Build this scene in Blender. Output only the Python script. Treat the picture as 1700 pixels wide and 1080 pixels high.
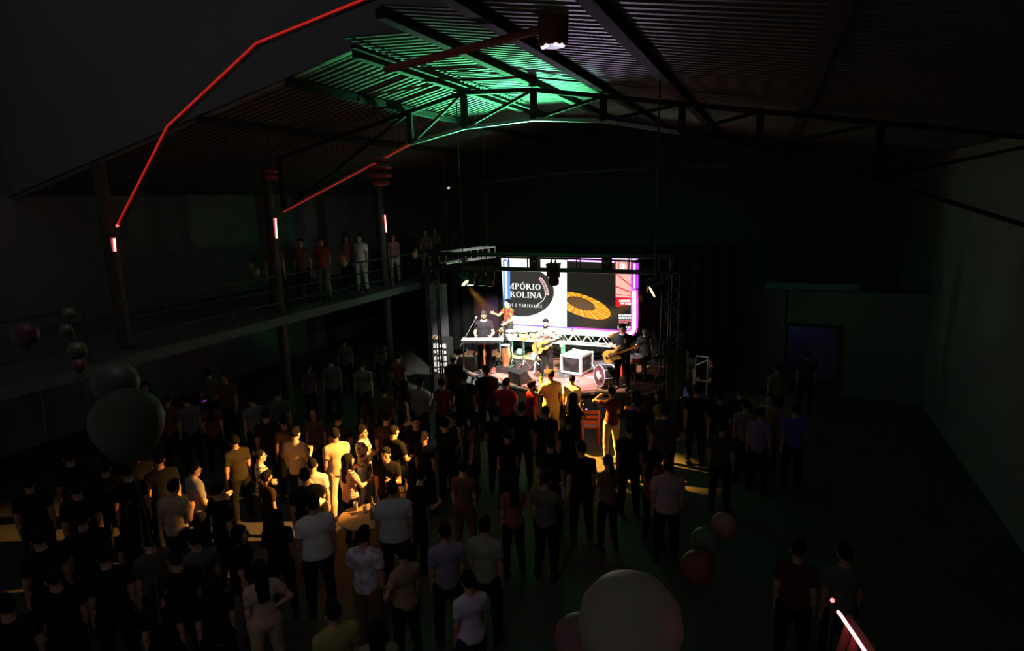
import bpy, math, random
import numpy as np
from mathutils import Vector, Matrix

sc = bpy.context.scene
col = sc.collection
for o in list(bpy.data.objects):
    bpy.data.objects.remove(o)

# ------------------------------------------------------------------ camera
PSI, TH, ROLL, FPX, CAMZ = math.radians(23.3), math.radians(11.8), math.radians(-1.4), 1000.0, 5.7
_fw = Vector((-math.sin(PSI) * math.cos(TH), math.cos(PSI) * math.cos(TH), -math.sin(TH)))
_rt = Vector((math.cos(PSI), math.sin(PSI), 0))
_up = _rt.cross(_fw)
CR = _rt * math.cos(ROLL) + _up * math.sin(ROLL)
CU = -_rt * math.sin(ROLL) + _up * math.cos(ROLL)
CO = Vector((0, 0, CAMZ))
cd = bpy.data.cameras.new('camera')
cd.sensor_fit = 'HORIZONTAL'
cd.sensor_width = 36.0
cd.lens = 36.0 * FPX / 1700.0
cd.clip_start = 0.05
cd.clip_end = 200
cam = bpy.data.objects.new('camera', cd)
cam.matrix_world = Matrix(((CR.x, CU.x, -_fw.x, CO.x), (CR.y, CU.y, -_fw.y, CO.y), (CR.z, CU.z, -_fw.z, CO.z), (0, 0, 0, 1)))
col.objects.link(cam)
sc.camera = cam


def at(u, v, X=None, Y=None, Z=None):
    """place in the hall seen at a photo position, given one of its hall coordinates"""
    d = _fw + CR * ((u - 850) / FPX) + CU * ((540 - v) / FPX)
    if X is not None:
        t = X / d.x
    elif Y is not None:
        t = Y / d.y
    else:
        t = (Z - CAMZ) / d.z
    return CO + d * t


# ------------------------------------------------------------------ world, exposure
w = bpy.data.worlds.new('night')
sc.world = w
w.use_nodes = True
w.node_tree.nodes['Background'].inputs[0].default_value = (1, 1, 1, 1)
w.node_tree.nodes['Background'].inputs[1].default_value = 0.042
sc.view_settings.view_transform = 'Standard'
sc.view_settings.look = 'None'
sc.view_settings.exposure = 0
sc.view_settings.gamma = 1
sc.view_settings.use_curve_mapping = False
cy_ = sc.cycles
cy_.max_bounces, cy_.diffuse_bounces, cy_.glossy_bounces, cy_.transmission_bounces, cy_.volume_bounces = 4, 2, 2, 3, 0
cy_.caustics_reflective = cy_.caustics_refractive = False
cy_.use_adaptive_sampling = True
cy_.adaptive_threshold = .025


# ------------------------------------------------------------------ lights
def spot(name, loc, tgt, power, color, angle, blend=0.3, radius=0.06):
    l = bpy.data.lights.new(name, 'SPOT')
    l.energy = power
    l.color = color
    l.spot_size = math.radians(angle)
    l.spot_blend = blend
    l.shadow_soft_size = radius
    o = bpy.data.objects.new(name, l)
    o.location = loc
    o.rotation_euler = (Vector(tgt) - Vector(loc)).to_track_quat('-Z', 'Y').to_euler()
    col.objects.link(o)
    return o


def point(name, loc, power, color, radius=0.1):
    l = bpy.data.lights.new(name, 'POINT')
    l.energy = power
    l.color = color
    l.shadow_soft_size = radius
    o = bpy.data.objects.new(name, l)
    o.location = loc
    col.objects.link(o)
    return o


AMBER = (1.0, 0.44, 0.085)
PARL = at(770, 467, Y=12.9)      # amber par can hung from the roof, left
PARR = at(1087, 482, Y=9.9)     # amber par can hung from the roof, right
# right can crosses over to the tables on the left of the floor; left can to the stage front
TGR, TGL = Vector((-6.75, 7.65, 1.3)), Vector((-4.0, 12.4, 1.15))
spot('amber_spot_right', PARR + (TGR - PARR).normalized() * .2, TGR, 11000, AMBER, 24, 0.75, .05)
spot('amber_spot_left', PARL + (TGL - PARL).normalized() * .2, TGL, 15000, (1.0, .46, .055), 25, 0.6, .05)
# white stage wash from the lighting truss
for i, (x, tx, p) in enumerate(((-6.9, -7.7, 700), (-5.5, -5.8, 800), (-4.3, -4.7, 560))):
    spot('stage_wash', (x, 13.9, 3.85), (tx, 16.1, 1.25), p * 2.2, (1, .93, .88), 64, .4, .06)
# green beam thrown onto the roof, and an added lilac fill for bounced light
spot('green_roof_spot', (-6.4, 17.2, 4.4), (-5.9, 13.6, 8.0), 19000, (.13, 1.0, .36), 54, .95, .05)
spot('lilac_bounce_fill', (-4.6, 14.2, 4.6), (-3.6, 9.4, 7.7), 500, (.78, .66, 1.0), 46, .95, .08)
# weak house lamps high behind the viewer
spot('house_lamp', (-2.5, 2.0, 6.8), (-5.0, 6.5, 0), 34, (1.0, .80, .88), 95, .9, .25)
spot('house_lamp', (-8.6, 3.2, 6.8), (-8.0, 10.0, 0), 2, (.95, .85, .9), 100, .9, .25)

random.seed(7)
rng = np.random.RandomState(5)

# ------------------------------------------------------------------ materials
_mats = {}


def mat(name, c, rough=.6, metal=0.0, var=.12, scale=9.0, bump=.0, trans=0.0, coat=0.0, spec=None):
    if name in _mats:
        return _mats[name]
    m = bpy.data.materials.new(name)
    m.use_nodes = True
    nt = m.node_tree
    b = nt.nodes['Principled BSDF']
    b.inputs['Roughness'].default_value = rough
    b.inputs['Metallic'].default_value = metal
    if spec is not None:
        b.inputs['Specular IOR Level'].default_value = spec
    if trans:
        b.inputs['Transmission Weight'].default_value = trans
    if coat:
        b.inputs['Coat Weight'].default_value = coat
    tc = nt.nodes.new('ShaderNodeTexCoord')
    nz = nt.nodes.new('ShaderNodeTexNoise')
    nz.inputs['Scale'].default_value = scale
    nz.inputs['Detail'].default_value = 3
    nt.links.new(tc.outputs['Object'], nz.inputs['Vector'])
    mx = nt.nodes.new('ShaderNodeMix')
    mx.data_type = 'RGBA'
    mx.inputs[6].default_value = (*[max(0, k * (1 - var)) for k in c], 1)
    mx.inputs[7].default_value = (*[min(1, k * (1 + var)) for k in c], 1)
    nt.links.new(nz.outputs[0], mx.inputs[0])
    nt.links.new(mx.outputs[2], b.inputs['Base Color'])
    if bump:
        bp = nt.nodes.new('ShaderNodeBump')
        bp.inputs['Strength'].default_value = bump
        bp.inputs['Distance'].default_value = .02
        nt.links.new(nz.outputs[0], bp.inputs['Height'])
        nt.links.new(bp.outputs[0], b.inputs['Normal'])
    _mats[name] = m
    return m


def emit(name, c, s):
    if name in _mats:
        return _mats[name]
    m = bpy.data.materials.new(name)
    m.use_nodes = True
    b = m.node_tree.nodes['Principled BSDF']
    b.inputs['Base Color'].default_value = (.004, .004, .004, 1)
    b.inputs['Specular IOR Level'].default_value = .05
    b.inputs['Emission Color'].default_value = (*c, 1)
    b.inputs['Emission Strength'].default_value = s
    _mats[name] = m
    return m


def srgb(r, g, b):
    f = lambda k: (k / 255 / 12.92) if k / 255 <= .04045 else ((k / 255 + .055) / 1.055) ** 2.4
    return (f(r), f(g), f(b))


def pattern(name, cols, scale=18, rough=.8):
    """printed cloth: blotches of several colours"""
    if name in _mats:
        return _mats[name]
    m = bpy.data.materials.new(name)
    m.use_nodes = True
    nt = m.node_tree
    b = nt.nodes['Principled BSDF']
    b.inputs['Roughness'].default_value = rough
    tc = nt.nodes.new('ShaderNodeTexCoord')
    vo = nt.nodes.new('ShaderNodeTexVoronoi')
    vo.inputs['Scale'].default_value = scale
    nt.links.new(tc.outputs['Object'], vo.inputs['Vector'])
    cr = nt.nodes.new('ShaderNodeValToRGB')
    cr.color_ramp.interpolation = 'CONSTANT'
    e = cr.color_ramp.elements
    while len(e) < len(cols):
        e.new(.5)
    for i, c in enumerate(cols):
        e[i].position = i / len(cols)
        e[i].color = (*c, 1)
    sp = nt.nodes.new('ShaderNodeSeparateColor')
    nt.links.new(vo.outputs['Color'], sp.inputs[0])
    nt.links.new(sp.outputs[0], cr.inputs[0])
    nt.links.new(cr.outputs[0], b.inputs['Base Color'])
    _mats[name] = m
    return m


def stripes(name, c1, c2, scale=9, axis='Z'):
    if name in _mats:
        return _mats[name]
    m = bpy.data.materials.new(name)
    m.use_nodes = True
    nt = m.node_tree
    b = nt.nodes['Principled BSDF']
    b.inputs['Roughness'].default_value = .8
    tc = nt.nodes.new('ShaderNodeTexCoord')
    wv = nt.nodes.new('ShaderNodeTexWave')
    wv.bands_direction = axis
    wv.inputs['Scale'].default_value = scale
    wv.inputs['Distortion'].default_value = .6
    nt.links.new(tc.outputs['Object'], wv.inputs['Vector'])
    cr = nt.nodes.new('ShaderNodeValToRGB')
    cr.color_ramp.interpolation = 'CONSTANT'
    cr.color_ramp.elements[0].color = (*c1, 1)
    cr.color_ramp.elements[1].color = (*c2, 1)
    cr.color_ramp.elements[1].position = .5
    nt.links.new(wv.outputs[0], cr.inputs[0])
    nt.links.new(cr.outputs[0], b.inputs['Base Color'])
    _mats[name] = m
    return m


BLACK = mat('black_paint', (.018, .018, .018), .55)
MATTE = mat('matte_black', (.012, .012, .012), .9)
STEEL = mat('dark_steel', (.06, .06, .06), .5, .3)
CHROME = mat('chrome', (.75, .75, .76), .22, 1.0, .03)
ALU = mat('aluminium', (.72, .72, .72), .38, .6, .05)
WHITEP = mat('white_paint', (.8, .8, .78), .5)
RUBBER = mat('rubber', (.02, .02, .02), .8)
GLASS = mat('clear_glass', (.9, .95, .9), .05, 0, .02, trans=.9)


# ------------------------------------------------------------------ mesh builder
class MB:
    def __init__(s):
        s.v, s.f, s.m = [], [], []

    def add(s, vs, fs, mi=0):
        n = len(s.v)
        s.v += [tuple(p) for p in vs]
        s.f += [tuple(i + n for i in f) for f in fs]
        s.m += [mi] * len(fs)
        return s

    def box(s, c, d, R=None, mi=0, taper=1.0):
        vs = []
        for z in (-1, 1):
            k = taper if z > 0 else 1
            for x, y in ((-1, -1), (1, -1), (1, 1), (-1, 1)):
                p = Vector((x * d[0] / 2 * k, y * d[1] / 2 * k, z * d[2] / 2))
                if R is not None:
                    p = R @ p
                vs.append(p + Vector(c))
        return s.add(vs, [(3, 2, 1, 0), (4, 5, 6, 7), (0, 1, 5, 4), (1, 2, 6, 5), (2, 3, 7, 6), (3, 0, 4, 7)], mi)

    def bar(s, a, b, wx, wz, mi=0, upv=(0, 0, 1)):
        a, b = Vector(a), Vector(b)
        d = (b - a).normalized()
        u = Vector(upv)
        x = d.cross(u)
        if x.length < 1e-4:
            x = d.cross(Vector((1, 0, 0)))
        x.normalize()
        u = x.cross(d)
        vs = [p + x * (i * wx / 2) + u * (j * wz / 2) for p in (a, b) for i, j in ((-1, -1), (1, -1), (1, 1), (-1, 1))]
        return s.add(vs, [(0, 1, 2, 3), (7, 6, 5, 4), (4, 5, 1, 0), (5, 6, 2, 1), (6, 7, 3, 2), (7, 4, 0, 3)], mi)

    def tube(s, pts, r, n=8, mi=0, cap=True, flat=None):
        pts = [Vector(p) for p in pts]
        rs = r if isinstance(r, (list, tuple)) else [r] * len(pts)
        vs, fs = [], []
        ref = None
        for i, p in enumerate(pts):
            d = (pts[min(i + 1, len(pts) - 1)] - pts[max(i - 1, 0)]).normalized()
            if ref is None:
                ref = d.cross(Vector((0, 0, 1)))
                if ref.length < .1:
                    ref = d.cross(Vector((0, 1, 0)))
            x = (ref - d * ref.dot(d)).normalized()
            ref = x
            y = d.cross(x)
            for k in range(n):
                a = 2 * math.pi * k / n
                vs.append(p + x * (math.cos(a) * rs[i]) + y * (math.sin(a) * rs[i]))
        for i in range(len(pts) - 1):
            for k in range(n):
                k2 = (k + 1) % n
                fs.append((i * n + k, i * n + k2, (i + 1) * n + k2, (i + 1) * n + k))
        if cap:
            fs.append(tuple(range(n - 1, -1, -1)))
            fs.append(tuple((len(pts) - 1) * n + k for k in range(n)))
        return s.add(vs, fs, mi)

    def lathe(s, prof, c=(0, 0, 0), R=None, n=16, mi=0, cap=True):
        """prof: list of (radius, z)"""
        vs, fs = [], []
        for r, z in prof:
            for k in range(n):
                a = 2 * math.pi * k / n
                p = Vector((max(r, 1e-4) * math.cos(a), max(r, 1e-4) * math.sin(a), z))
                if R is not None:
                    p = R @ p
                vs.append(p + Vector(c))
        for i in range(len(prof) - 1):
            for k in range(n):
                k2 = (k + 1) % n
                fs.append((i * n + k, i * n + k2, (i + 1) * n + k2, (i + 1) * n + k))
        if cap:
            fs.append(tuple(range(n - 1, -1, -1)))
            fs.append(tuple((len(prof) - 1) * n + k for k in range(n)))
        return s.add(vs, fs, mi)

    def sphere(s, c, r, n=12, m=8, mi=0, R=None):
        rr = r if isinstance(r, (tuple, list)) else (r, r, r)
        vs, fs = [], []
        for i in range(m + 1):
            t = math.pi * i / m
            for k in range(n):
                a = 2 * math.pi * k / n
                p = Vector((rr[0] * math.sin(t) * math.cos(a), rr[1] * math.sin(t) * math.sin(a), -rr[2] * math.cos(t)))
                if R is not None:
                    p = R @ p
                vs.append(p + Vector(c))
        for i in range(m):
            for k in range(n):
                k2 = (k + 1) % n
                fs.append((i * n + k, i * n + k2, (i + 1) * n + k2, (i + 1) * n + k))
        return s.add(vs, fs, mi)

    def prism(s, poly, M, depth, mi=0):
        """poly: 2-D points; M maps (x,y,z) local to parent space; thickness along local z"""
        n = len(poly)
        vs = [M @ Vector((p[0], p[1], -depth / 2)) for p in poly] + [M @ Vector((p[0], p[1], depth / 2)) for p in poly]
        fs = [tuple(range(n - 1, -1, -1)), tuple(range(n, 2 * n))]
        fs += [(i, (i + 1) % n, n + (i + 1) % n, n + i) for i in range(n)]
        return s.add(vs, fs, mi)

    def mesh(s, name, nmat=1, smooth=False):
        me = bpy.data.meshes.new(name)
        me.from_pydata(s.v, [], s.f)
        if nmat > 1:
            me.polygons.foreach_set('material_index', s.m)
        if smooth:
            me.polygons.foreach_set('use_smooth', [True] * len(s.f))
        me.update()
        return me

    def build(s, name, mats, parent=None, smooth=False, loc=None):
        if not isinstance(mats, (list, tuple)):
            mats = [mats]
        me = s.mesh(name, len(mats), smooth)
        for m in mats:
            me.materials.append(m)
        o = bpy.data.objects.new(name, me)
        col.objects.link(o)
        if parent is not None:
            o.parent = parent
        if loc is not None:
            o.location = loc
        if smooth:
            try:
                me.set_sharp_from_angle(angle=math.radians(38))
            except Exception:
                pass
        return o


def tag(o, label=None, cat=None, group=None, kind=None):
    if label:
        o['label'] = label
    if cat:
        o['category'] = cat
    if group:
        o['group'] = group
    if kind:
        o['kind'] = kind
    return o


def thing(name, label, cat, loc=(0, 0, 0), rz=0.0, group=None):
    o = bpy.data.objects.new(name, None)
    o.empty_display_size = .1
    o.location = loc
    o.rotation_euler = (0, 0, rz)
    col.objects.link(o)
    return tag(o, label, cat, group)


def copy_tree(o, parent=None):
    c = o.copy()
    col.objects.link(c)
    c.parent = parent
    for ch in list(o.children):
        copy_tree(ch, c)
    return c


def rz_m(a):
    return Matrix.Rotation(a, 3, 'Z')

# ================================================================== THE HALL
M_FLOOR = mat('floor_concrete', (.06, .058, .056), .7, 0, .25, 1.2)
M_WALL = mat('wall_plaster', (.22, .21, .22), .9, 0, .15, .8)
M_ROOF = mat('roof_sheet', (.11, .11, .11), .55, .15, .12, 1.5)
M_CONC = mat('slab_concrete', (.12, .12, .14), .85, 0, .15, 2)


def struct(o):
    o['kind'] = 'structure'
    return o


struct(MB().box((-6.25, 11, -.1), (20.9, 24.4, .2)).build('floor', M_FLOOR))
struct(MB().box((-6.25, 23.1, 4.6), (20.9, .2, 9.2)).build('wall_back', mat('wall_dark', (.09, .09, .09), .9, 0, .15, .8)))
struct(MB().box((-16.6, 12, 6.0), (.2, 22.2, 12.0)).build('wall_left', M_WALL))
wr = MB().box((4.1, 11.0, 4.5), (.2, 24.0, 9.0))
struct(wr.build('wall_right', M_WALL))

# partition with the lilac doorway, right of the stage
M_LILAC = mat('lilac_wall', (.42, .36, .62), .8)
dp0, dp1 = at(1298, 556, Y=18.6), at(1367, 562, Y=18.6)
struct(MB().box((-.1, 18.7, 1.5), (1.3, .16, 3.0)).box((3.0, 18.7, 1.5), (2.0, .16, 3.0)).box((1.25, 18.7, 2.5), (1.5, .16, 1.0)).build('partition_wall', M_WALL))
dr = struct(MB().box((.58, 18.58, 1.0), (.07, .1, 2.0)).box((1.94, 18.58, 1.0), (.07, .1, 2.0)).box((1.26, 18.58, 2.02), (1.43, .1, .08)).build('door_1', BLACK))
struct(MB().box((1.2, 20.2, 1.5), (2.6, .1, 3.0)).build('corridor_wall', M_LILAC))
spot('corridor_lamp', (.7, 19.9, 2.55), (.75, 20.15, 1.0), 2.2, (.38, .26, 1.0), 120, .8, .12)

# --------------------------------------------------------------- roof
RIDGE = (-6.25, 8.06)
RSL = [(-6.25, 8.06), (-4.66, 7.97), (-3.2, 7.72), (-1.68, 7.46), (.4, 7.1), (4.2, 6.45)]
LSL = [(-6.25, 8.06), (-7.85, 7.72), (-10.1, 7.25), (-12.0, 6.85), (-16.6, 5.9)]


def roof_z(x):
    pts = LSL if x < RIDGE[0] else RSL
    for (x0, z0), (x1, z1) in zip(pts, pts[1:]):
        if min(x0, x1) - 1e-6 <= x <= max(x0, x1) + 1e-6:
            return z0 + (z1 - z0) * (x - x0) / (x1 - x0)
    return pts[-1][1]


def corrugated(pts, y0, y1, period=.19, amp=.045):
    prof = []
    y = y0
    while y < y1:
        prof += [(y, 0), (y + period * .34, 0), (y + period * .5, amp), (y + period * .84, amp)]
        y += period
    vs, fs = [], []
    n = len(prof)
    for th in (0, .012):
        for x, z in pts:
            for yy, dz in prof:
                vs.append((x, yy, z + .13 + dz + th))
    k = len(pts)
    for layer in range(2):
        b = layer * k * n
        for i in range(k - 1):
            for j in range(n - 1):
                a = (b + i * n + j, b + i * n + j + 1, b + (i + 1) * n + j + 1, b + (i + 1) * n + j)
                fs.append(a if layer else a[::-1])
    return MB().add(vs, fs)


struct(corrugated(RSL[:2], 8.2, 23.0).build('ceiling', M_ROOF))
struct(corrugated(RSL[1:3], 6.87, 23.0).build('ceiling', M_ROOF))
struct(corrugated(RSL[2:], 4.21, 23.0).build('ceiling', M_ROOF))
struct(corrugated(LSL, 8.7, 23.0).build('ceiling', M_ROOF))
# added wall above the roof edge, keeping the grey world out of view
gz = [(-16.6, 5.95), (-12.0, 6.95), (-7.85, 7.85), (-6.25, 8.2), (-4.66, 8.12), (-3.2, 7.9), (-3.2, 12.0), (-16.6, 12.0)]
struct(MB().prism(gz, Matrix(((1, 0, 0, 0), (0, 0, 1, 8.8), (0, 1, 0, 0), (0, 0, 0, 1))), .1).build('masking_wall', M_WALL))

# purlins along the hall at the truss panel points
for kx, x in enumerate((-10.1, -7.85, -6.4, -4.66, -3.2, -1.68, .4)):
    z = roof_z(x) + .05
    wdt = .15
    struct(MB().bar((x, 4.2 if x > -4 else 8.7 if x < -6.3 else 6.9, z), (x, 22.9, z), wdt, .13).build('trim_%d' % (kx + 1), MATTE))
# small second ridge purlin
struct(MB().bar((-6.08, 8.2, 8.06), (-6.08, 22.9, 8.06), .07, .06).build('trim_8', MATTE))

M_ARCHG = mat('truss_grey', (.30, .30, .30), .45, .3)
LEDRED = emit('led_red', (1.0, .035, .02), .42)
TUBERED = emit('tube_red', (1.0, .12, .11), 9)


def roof_truss(name, label, Y, bot, top, led=None):
    t = thing(name, label, 'roof truss', (0, Y, 0))
    for (x0, z0), (x1, z1) in zip(bot, bot[1:]):
        MB().bar((x0, 0, z0), (x1, 0, z1), .09, .07).build('bottom_chord', M_ARCHG if x1 < -1 else MATTE, t)  # right-hand chord blackened, shade put into its colour
    for (x0, z0), (x1, z1) in zip(top, top[1:]):
        MB().bar((x0, 0, z0), (x1, 0, z1), .10, .09).build('top_chord', MATTE, t)
    n = min(len(bot), len(top))
    for (xb, zb), (xt, zt) in zip(bot, top):
        if zt - zb > .15:
            MB().bar((xb, 0, zb), (xt, 0, zt), .09, .13, upv=(1, 0, 0)).build('post', MATTE, t)
    for i in range(1, n):
        MB().bar((top[i][0], 0, top[i][1]), (bot[i - 1][0], 0, bot[i - 1][1]), .06, .06).build('diagonal', MATTE, t)
    if led:
        MB().tube([(x, -.06, z - .03) for x, z in led], .012, 6).build('light_strip', LEDRED, t)
    return t


B2 = [(-11.58, 5.55), (-7.67, 7.0), (-6.28, 7.25), (-4.67, 7.32), (-3.2, 7.18), (-1.68, 6.86), (-.3, 6.5), (1.6, 5.9), (4.0, 5.0)]
T2 = [(x, max(roof_z(x) - .08, z + .05)) for x, z in B2]
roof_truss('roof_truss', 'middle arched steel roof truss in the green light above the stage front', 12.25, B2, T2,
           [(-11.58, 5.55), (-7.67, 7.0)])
B1 = [(-11.83, 5.41), (-10.09, 7.13), (-7.81, 8.1), (-6.2, 8.25)]
t1 = thing('roof_arch', 'nearest roof arch outlined by a long thin red light strip', 'roof arch', (0, 8.0, 0))
A1 = [(-11.83, 5.41), (-10.09, 7.13), (-7.81, 8.26), (-5.4, 8.66)]
for (x0, z0), (x1, z1) in zip(A1, A1[1:]):
    MB().bar((x0, .06, z0), (x1, .06, z1), .07, .07).build('arch_bar', STEEL, t1)
MB().tube([(x, 0, z) for x, z in A1], .017, 6).build('light_strip', LEDRED, t1)
MB().sphere((-11.84, 0, 5.38), .03, 8, 6).build('strip_end', emit('led_red_end', (1, .1, .1), 2), t1)
A3 = [at(u, v, Y=22.4) for u, v in ((742, 311), (835, 299), (930, 288), (1085, 278), (1205, 276))]
t3 = thing('roof_arch', 'farthest faint roof arch, just before the dark back wall', 'roof arch', (0, 22.4, 0))
MB().tube([(p.x, 0, p.z) for p in A3], .04, 6).build('arch_bar', M_ARCHG, t3)
MB().sphere((A3[0].x + .1, -.05, A3[0].z - .02), (.06, .05, .04), 8, 6).build('lamp', emit('lamp_small', (.8, .85, .7), 1.0), t3)

# horizontal pipe with the drum-shaped fixture hanging near the roof
PY = 7.1
pd0, pd1 = at(640, 116, Y=PY), at(905, 48, Y=PY)
M_REDP = mat('red_lit_pipe', (.30, .06, .05), .5)  # red light on the pipe is put into its colour
dl = thing('pendant_light', 'dark red drum-shaped ceiling light on a long pipe under the roof', 'ceiling light', (pd1.x + .1, PY, pd1.z - .2))
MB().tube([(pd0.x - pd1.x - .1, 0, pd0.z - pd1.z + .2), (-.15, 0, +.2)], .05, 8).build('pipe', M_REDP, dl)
MB().lathe([(.14, 0), (.17, .03), (.18, .3), (.12, .34)], n=16).build('drum', mat('drum_red', (.22, .05, .045), .4), dl, True)
for k, a in enumerate((200, 250, 300, 335)):
    MB().sphere((.12 * math.cos(math.radians(a)), .12 * math.sin(math.radians(a)), 0), .028, 8, 5).build('bulb', emit('led_white', (1, .92, .95), 3), dl)
MB().bar((0, 0, .34), (0, 0, .45), .04, .04, upv=(1, 0, 0)).build('hanger', STEEL, dl)
spot('pipe_glow', (-4.6, 6.4, 6.6), (-3.3, 7.1, 7.5), 1.0, (1, .12, .1), 80, .9)

# --------------------------------------------------------------- left gallery
struct(MB().box((-14.05, 12.2, 2.74), (4.9, 21.4, .22)).build('gallery_floor', M_CONC))
GX = -11.75
rail = thing('gallery_railing', 'metal railing along the front edge of the left gallery', 'railing', (GX, 11.2, 2.85))
for k in range(12):
    y = -9.2 + k * 1.68
    MB().tube([(0, y, 0), (0, y, 1.05)], .022, 6).build('post', STEEL, rail)
for z in (.35, .7, 1.05):
    MB().tube([(0, -9.4, z), (0, 9.5, z)], .018 if z < 1 else .028, 6).build('rail', STEEL, rail)
tubes = [((189.5, 395), (191, 417), 'short upright red neon tube on the gallery column at far left, under the nearest arch'),
         ((457.5, 362), (459.5, 395), 'upright red neon tube on the second gallery column from the left'),
         ((639, 357), (641.5, 385), 'upright red neon tube on the gallery column nearest the stage')]
for (a, b, lab), Y in zip(tubes, (8.0, 12.32, 17.3)):
    struct(MB().lathe([(.13, 0), (.13, 6.6)], (-12.2, Y + .05, 0), n=14).build('column_trim', mat('column_paint', (.07, .05, .05), .7), None, True))
    pa, pb = at(*a, X=-12.02), at(*b, X=-12.02)
    tb = thing('neon_tube', lab, 'neon light', (pb.x, pb.y, pb.z), 0, 'red neon tubes on the gallery columns')
    d = pa - pb
    MB().tube([(0, 0, 0), d], .021, 8).build('tube', TUBERED, tb, True)
    MB().box((-.06, 0, d.z / 2), (.05, .07, abs(d.z) + .06)).build('backing', STEEL, tb)
    MB().lathe([(.026, 0), (.026, .04)], (0, 0, -.04), n=8).build('end_cap', BLACK, tb)
    MB().lathe([(.026, 0), (.026, .04)], (d.x, d.y, d.z), n=8).build('end_cap', BLACK, tb)
# doorway pillar left of the stage
struct(MB().box((-10.28, 17.4, 1.5), (.2, .3, 3.0)).box((-10.02, 17.45, 1.5), (.18, .3, 3.0)).build('pillar_trim', mat('pale_pillar', (.13, .125, .15), .8)))
spot('pillar_glow', (-9.5, 16.6, 3.3), (-10.15, 17.3, 1.6), .7, (.75, .7, 1.0), 60, .8)

# hanging paper lanterns, dark red
M_LANT = mat('lantern_paper', (.42, .05, .05), .8)


def lantern(u, v, Y, rad, n, label):
    p = at(u, v, Y=Y)
    t = thing('paper_lantern', label, 'lantern', p, 0, 'red hanging lanterns on the left')
    for k in range(n):
        z = -k * rad * .62
        r = rad * (1.0 if 0 < k < n - 1 or n == 1 else .7)
        MB().lathe([(r * .3, z - rad * .24), (r * .9, z - rad * .14), (r, z), (r * .9, z + rad * .14), (r * .3, z + rad * .24)], n=18).build('tier', M_LANT, t, True)
    MB().tube([(0, 0, rad * .2), (0, 0, max(.5, roof_z(p.x) - p.z))], .006, 4).build('cord', BLACK, t)


lantern(630, 266, 11.0, .25, 4, 'tall stack of round red paper lantern discs hanging before the second red strip')
lantern(450, 284, 10.0, .2, 2, 'smaller red paper lantern hanging left of the second red strip')
point('lantern_glow', (-8.3, 9.6, 5.5), .5, (1, .08, .06), .1)

# near handrail with red light strip, bottom right
HZ = 4.62
hp = [at(u, v, Z=HZ) for u, v in ((1391, 1015), (1397, 1022), (1409, 1040), (1424, 1062), (1440, 1087), (1462, 1120))]
hr = thing('handrail', 'near handrail with a glowing red light strip at lower right', 'railing', (0, 0, 0))
MB().tube(hp, .0045, 8).build('light_strip', emit('strip_bright', (1.0, .16, .16), 7), hr, True)
MB().tube([p + Vector((.03, .02, -.035)) for p in hp], .022, 8).build('rail', STEEL, hr, True)
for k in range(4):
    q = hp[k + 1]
    MB().tube([q + Vector((.02, .0, -.03)), q + Vector((-.03, -.03, -.28)), q + Vector((-.03, -.03, -1.8))], .012, 6).build('baluster', mat('baluster_red_lit', (.3, .12, .12), .6), hr)  # red glow of the strip put into the baluster colour
rd = at(1382, 996, Z=HZ)
tag(MB().sphere(rd, .006, 8, 6).build('indicator_lamp', emit('led_red_end2', (1, .12, .12), 4), None, True), 'tiny red indicator lamp just beyond the end of the glowing handrail', 'lamp')
MB().tube([rd, rd + Vector((0, 0, -.25))], .004, 5).build('stem', BLACK, bpy.data.objects['indicator_lamp']).matrix_parent_inverse = Matrix()

# ================================================================== STAGE
SZ = 0.7
M_DECK = mat('deck_wood', (.26, .11, .06), .45, 0, .35, 3)
M_CARP = mat('stage_carpet', (.55, .13, .11), .9, 0, .12, 14, .15)
M_FASC = mat('stage_fascia', (.035, .034, .034), .7)
M_FASL = mat('fascia_grey', (.42, .43, .46), .6)
XF = Matrix(((1, 0, 0, 0), (0, 1, 0, 0), (0, 0, 1, 0), (0, 0, 0, 1)))
SP = [(-9.3, 16.1), (-7.9, 15.35), (-6.3, 14.62), (-5.3, 14.2), (-4.47, 14.5), (-3.95, 14.85), (-2.75, 14.95), (-2.35, 15.5), (-2.35, 19.4), (-9.3, 19.4)]
stg = thing('stage', 'low raised stage carrying the band, with an angled dark front', 'stage', (0, 0, 0))
n = len(SP)
MB().prism(SP, Matrix.Translation((0, 0, SZ / 2 - .03)), SZ - .06).build('base', M_FASC, stg)
cx, cy = -5.5, 16.5
# deck planks, running across the hall
PW = .28
y = 14.1
while y < 19.4:
    xs = []
    for (x0, y0), (x1, y1) in zip(SP, SP[1:] + SP[:1]):
        ym = y + PW / 2
        if (y0 - ym) * (y1 - ym) < 0:
            xs.append(x0 + (x1 - x0) * (ym - y0) / (y1 - y0))
    if len(xs) >= 2:
        MB().box(((min(xs) + max(xs)) / 2, y + PW / 2, SZ - .035), (max(xs) - min(xs) - .01, PW - .012, .05)).build('plank', M_DECK, stg)
    y += PW
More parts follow.
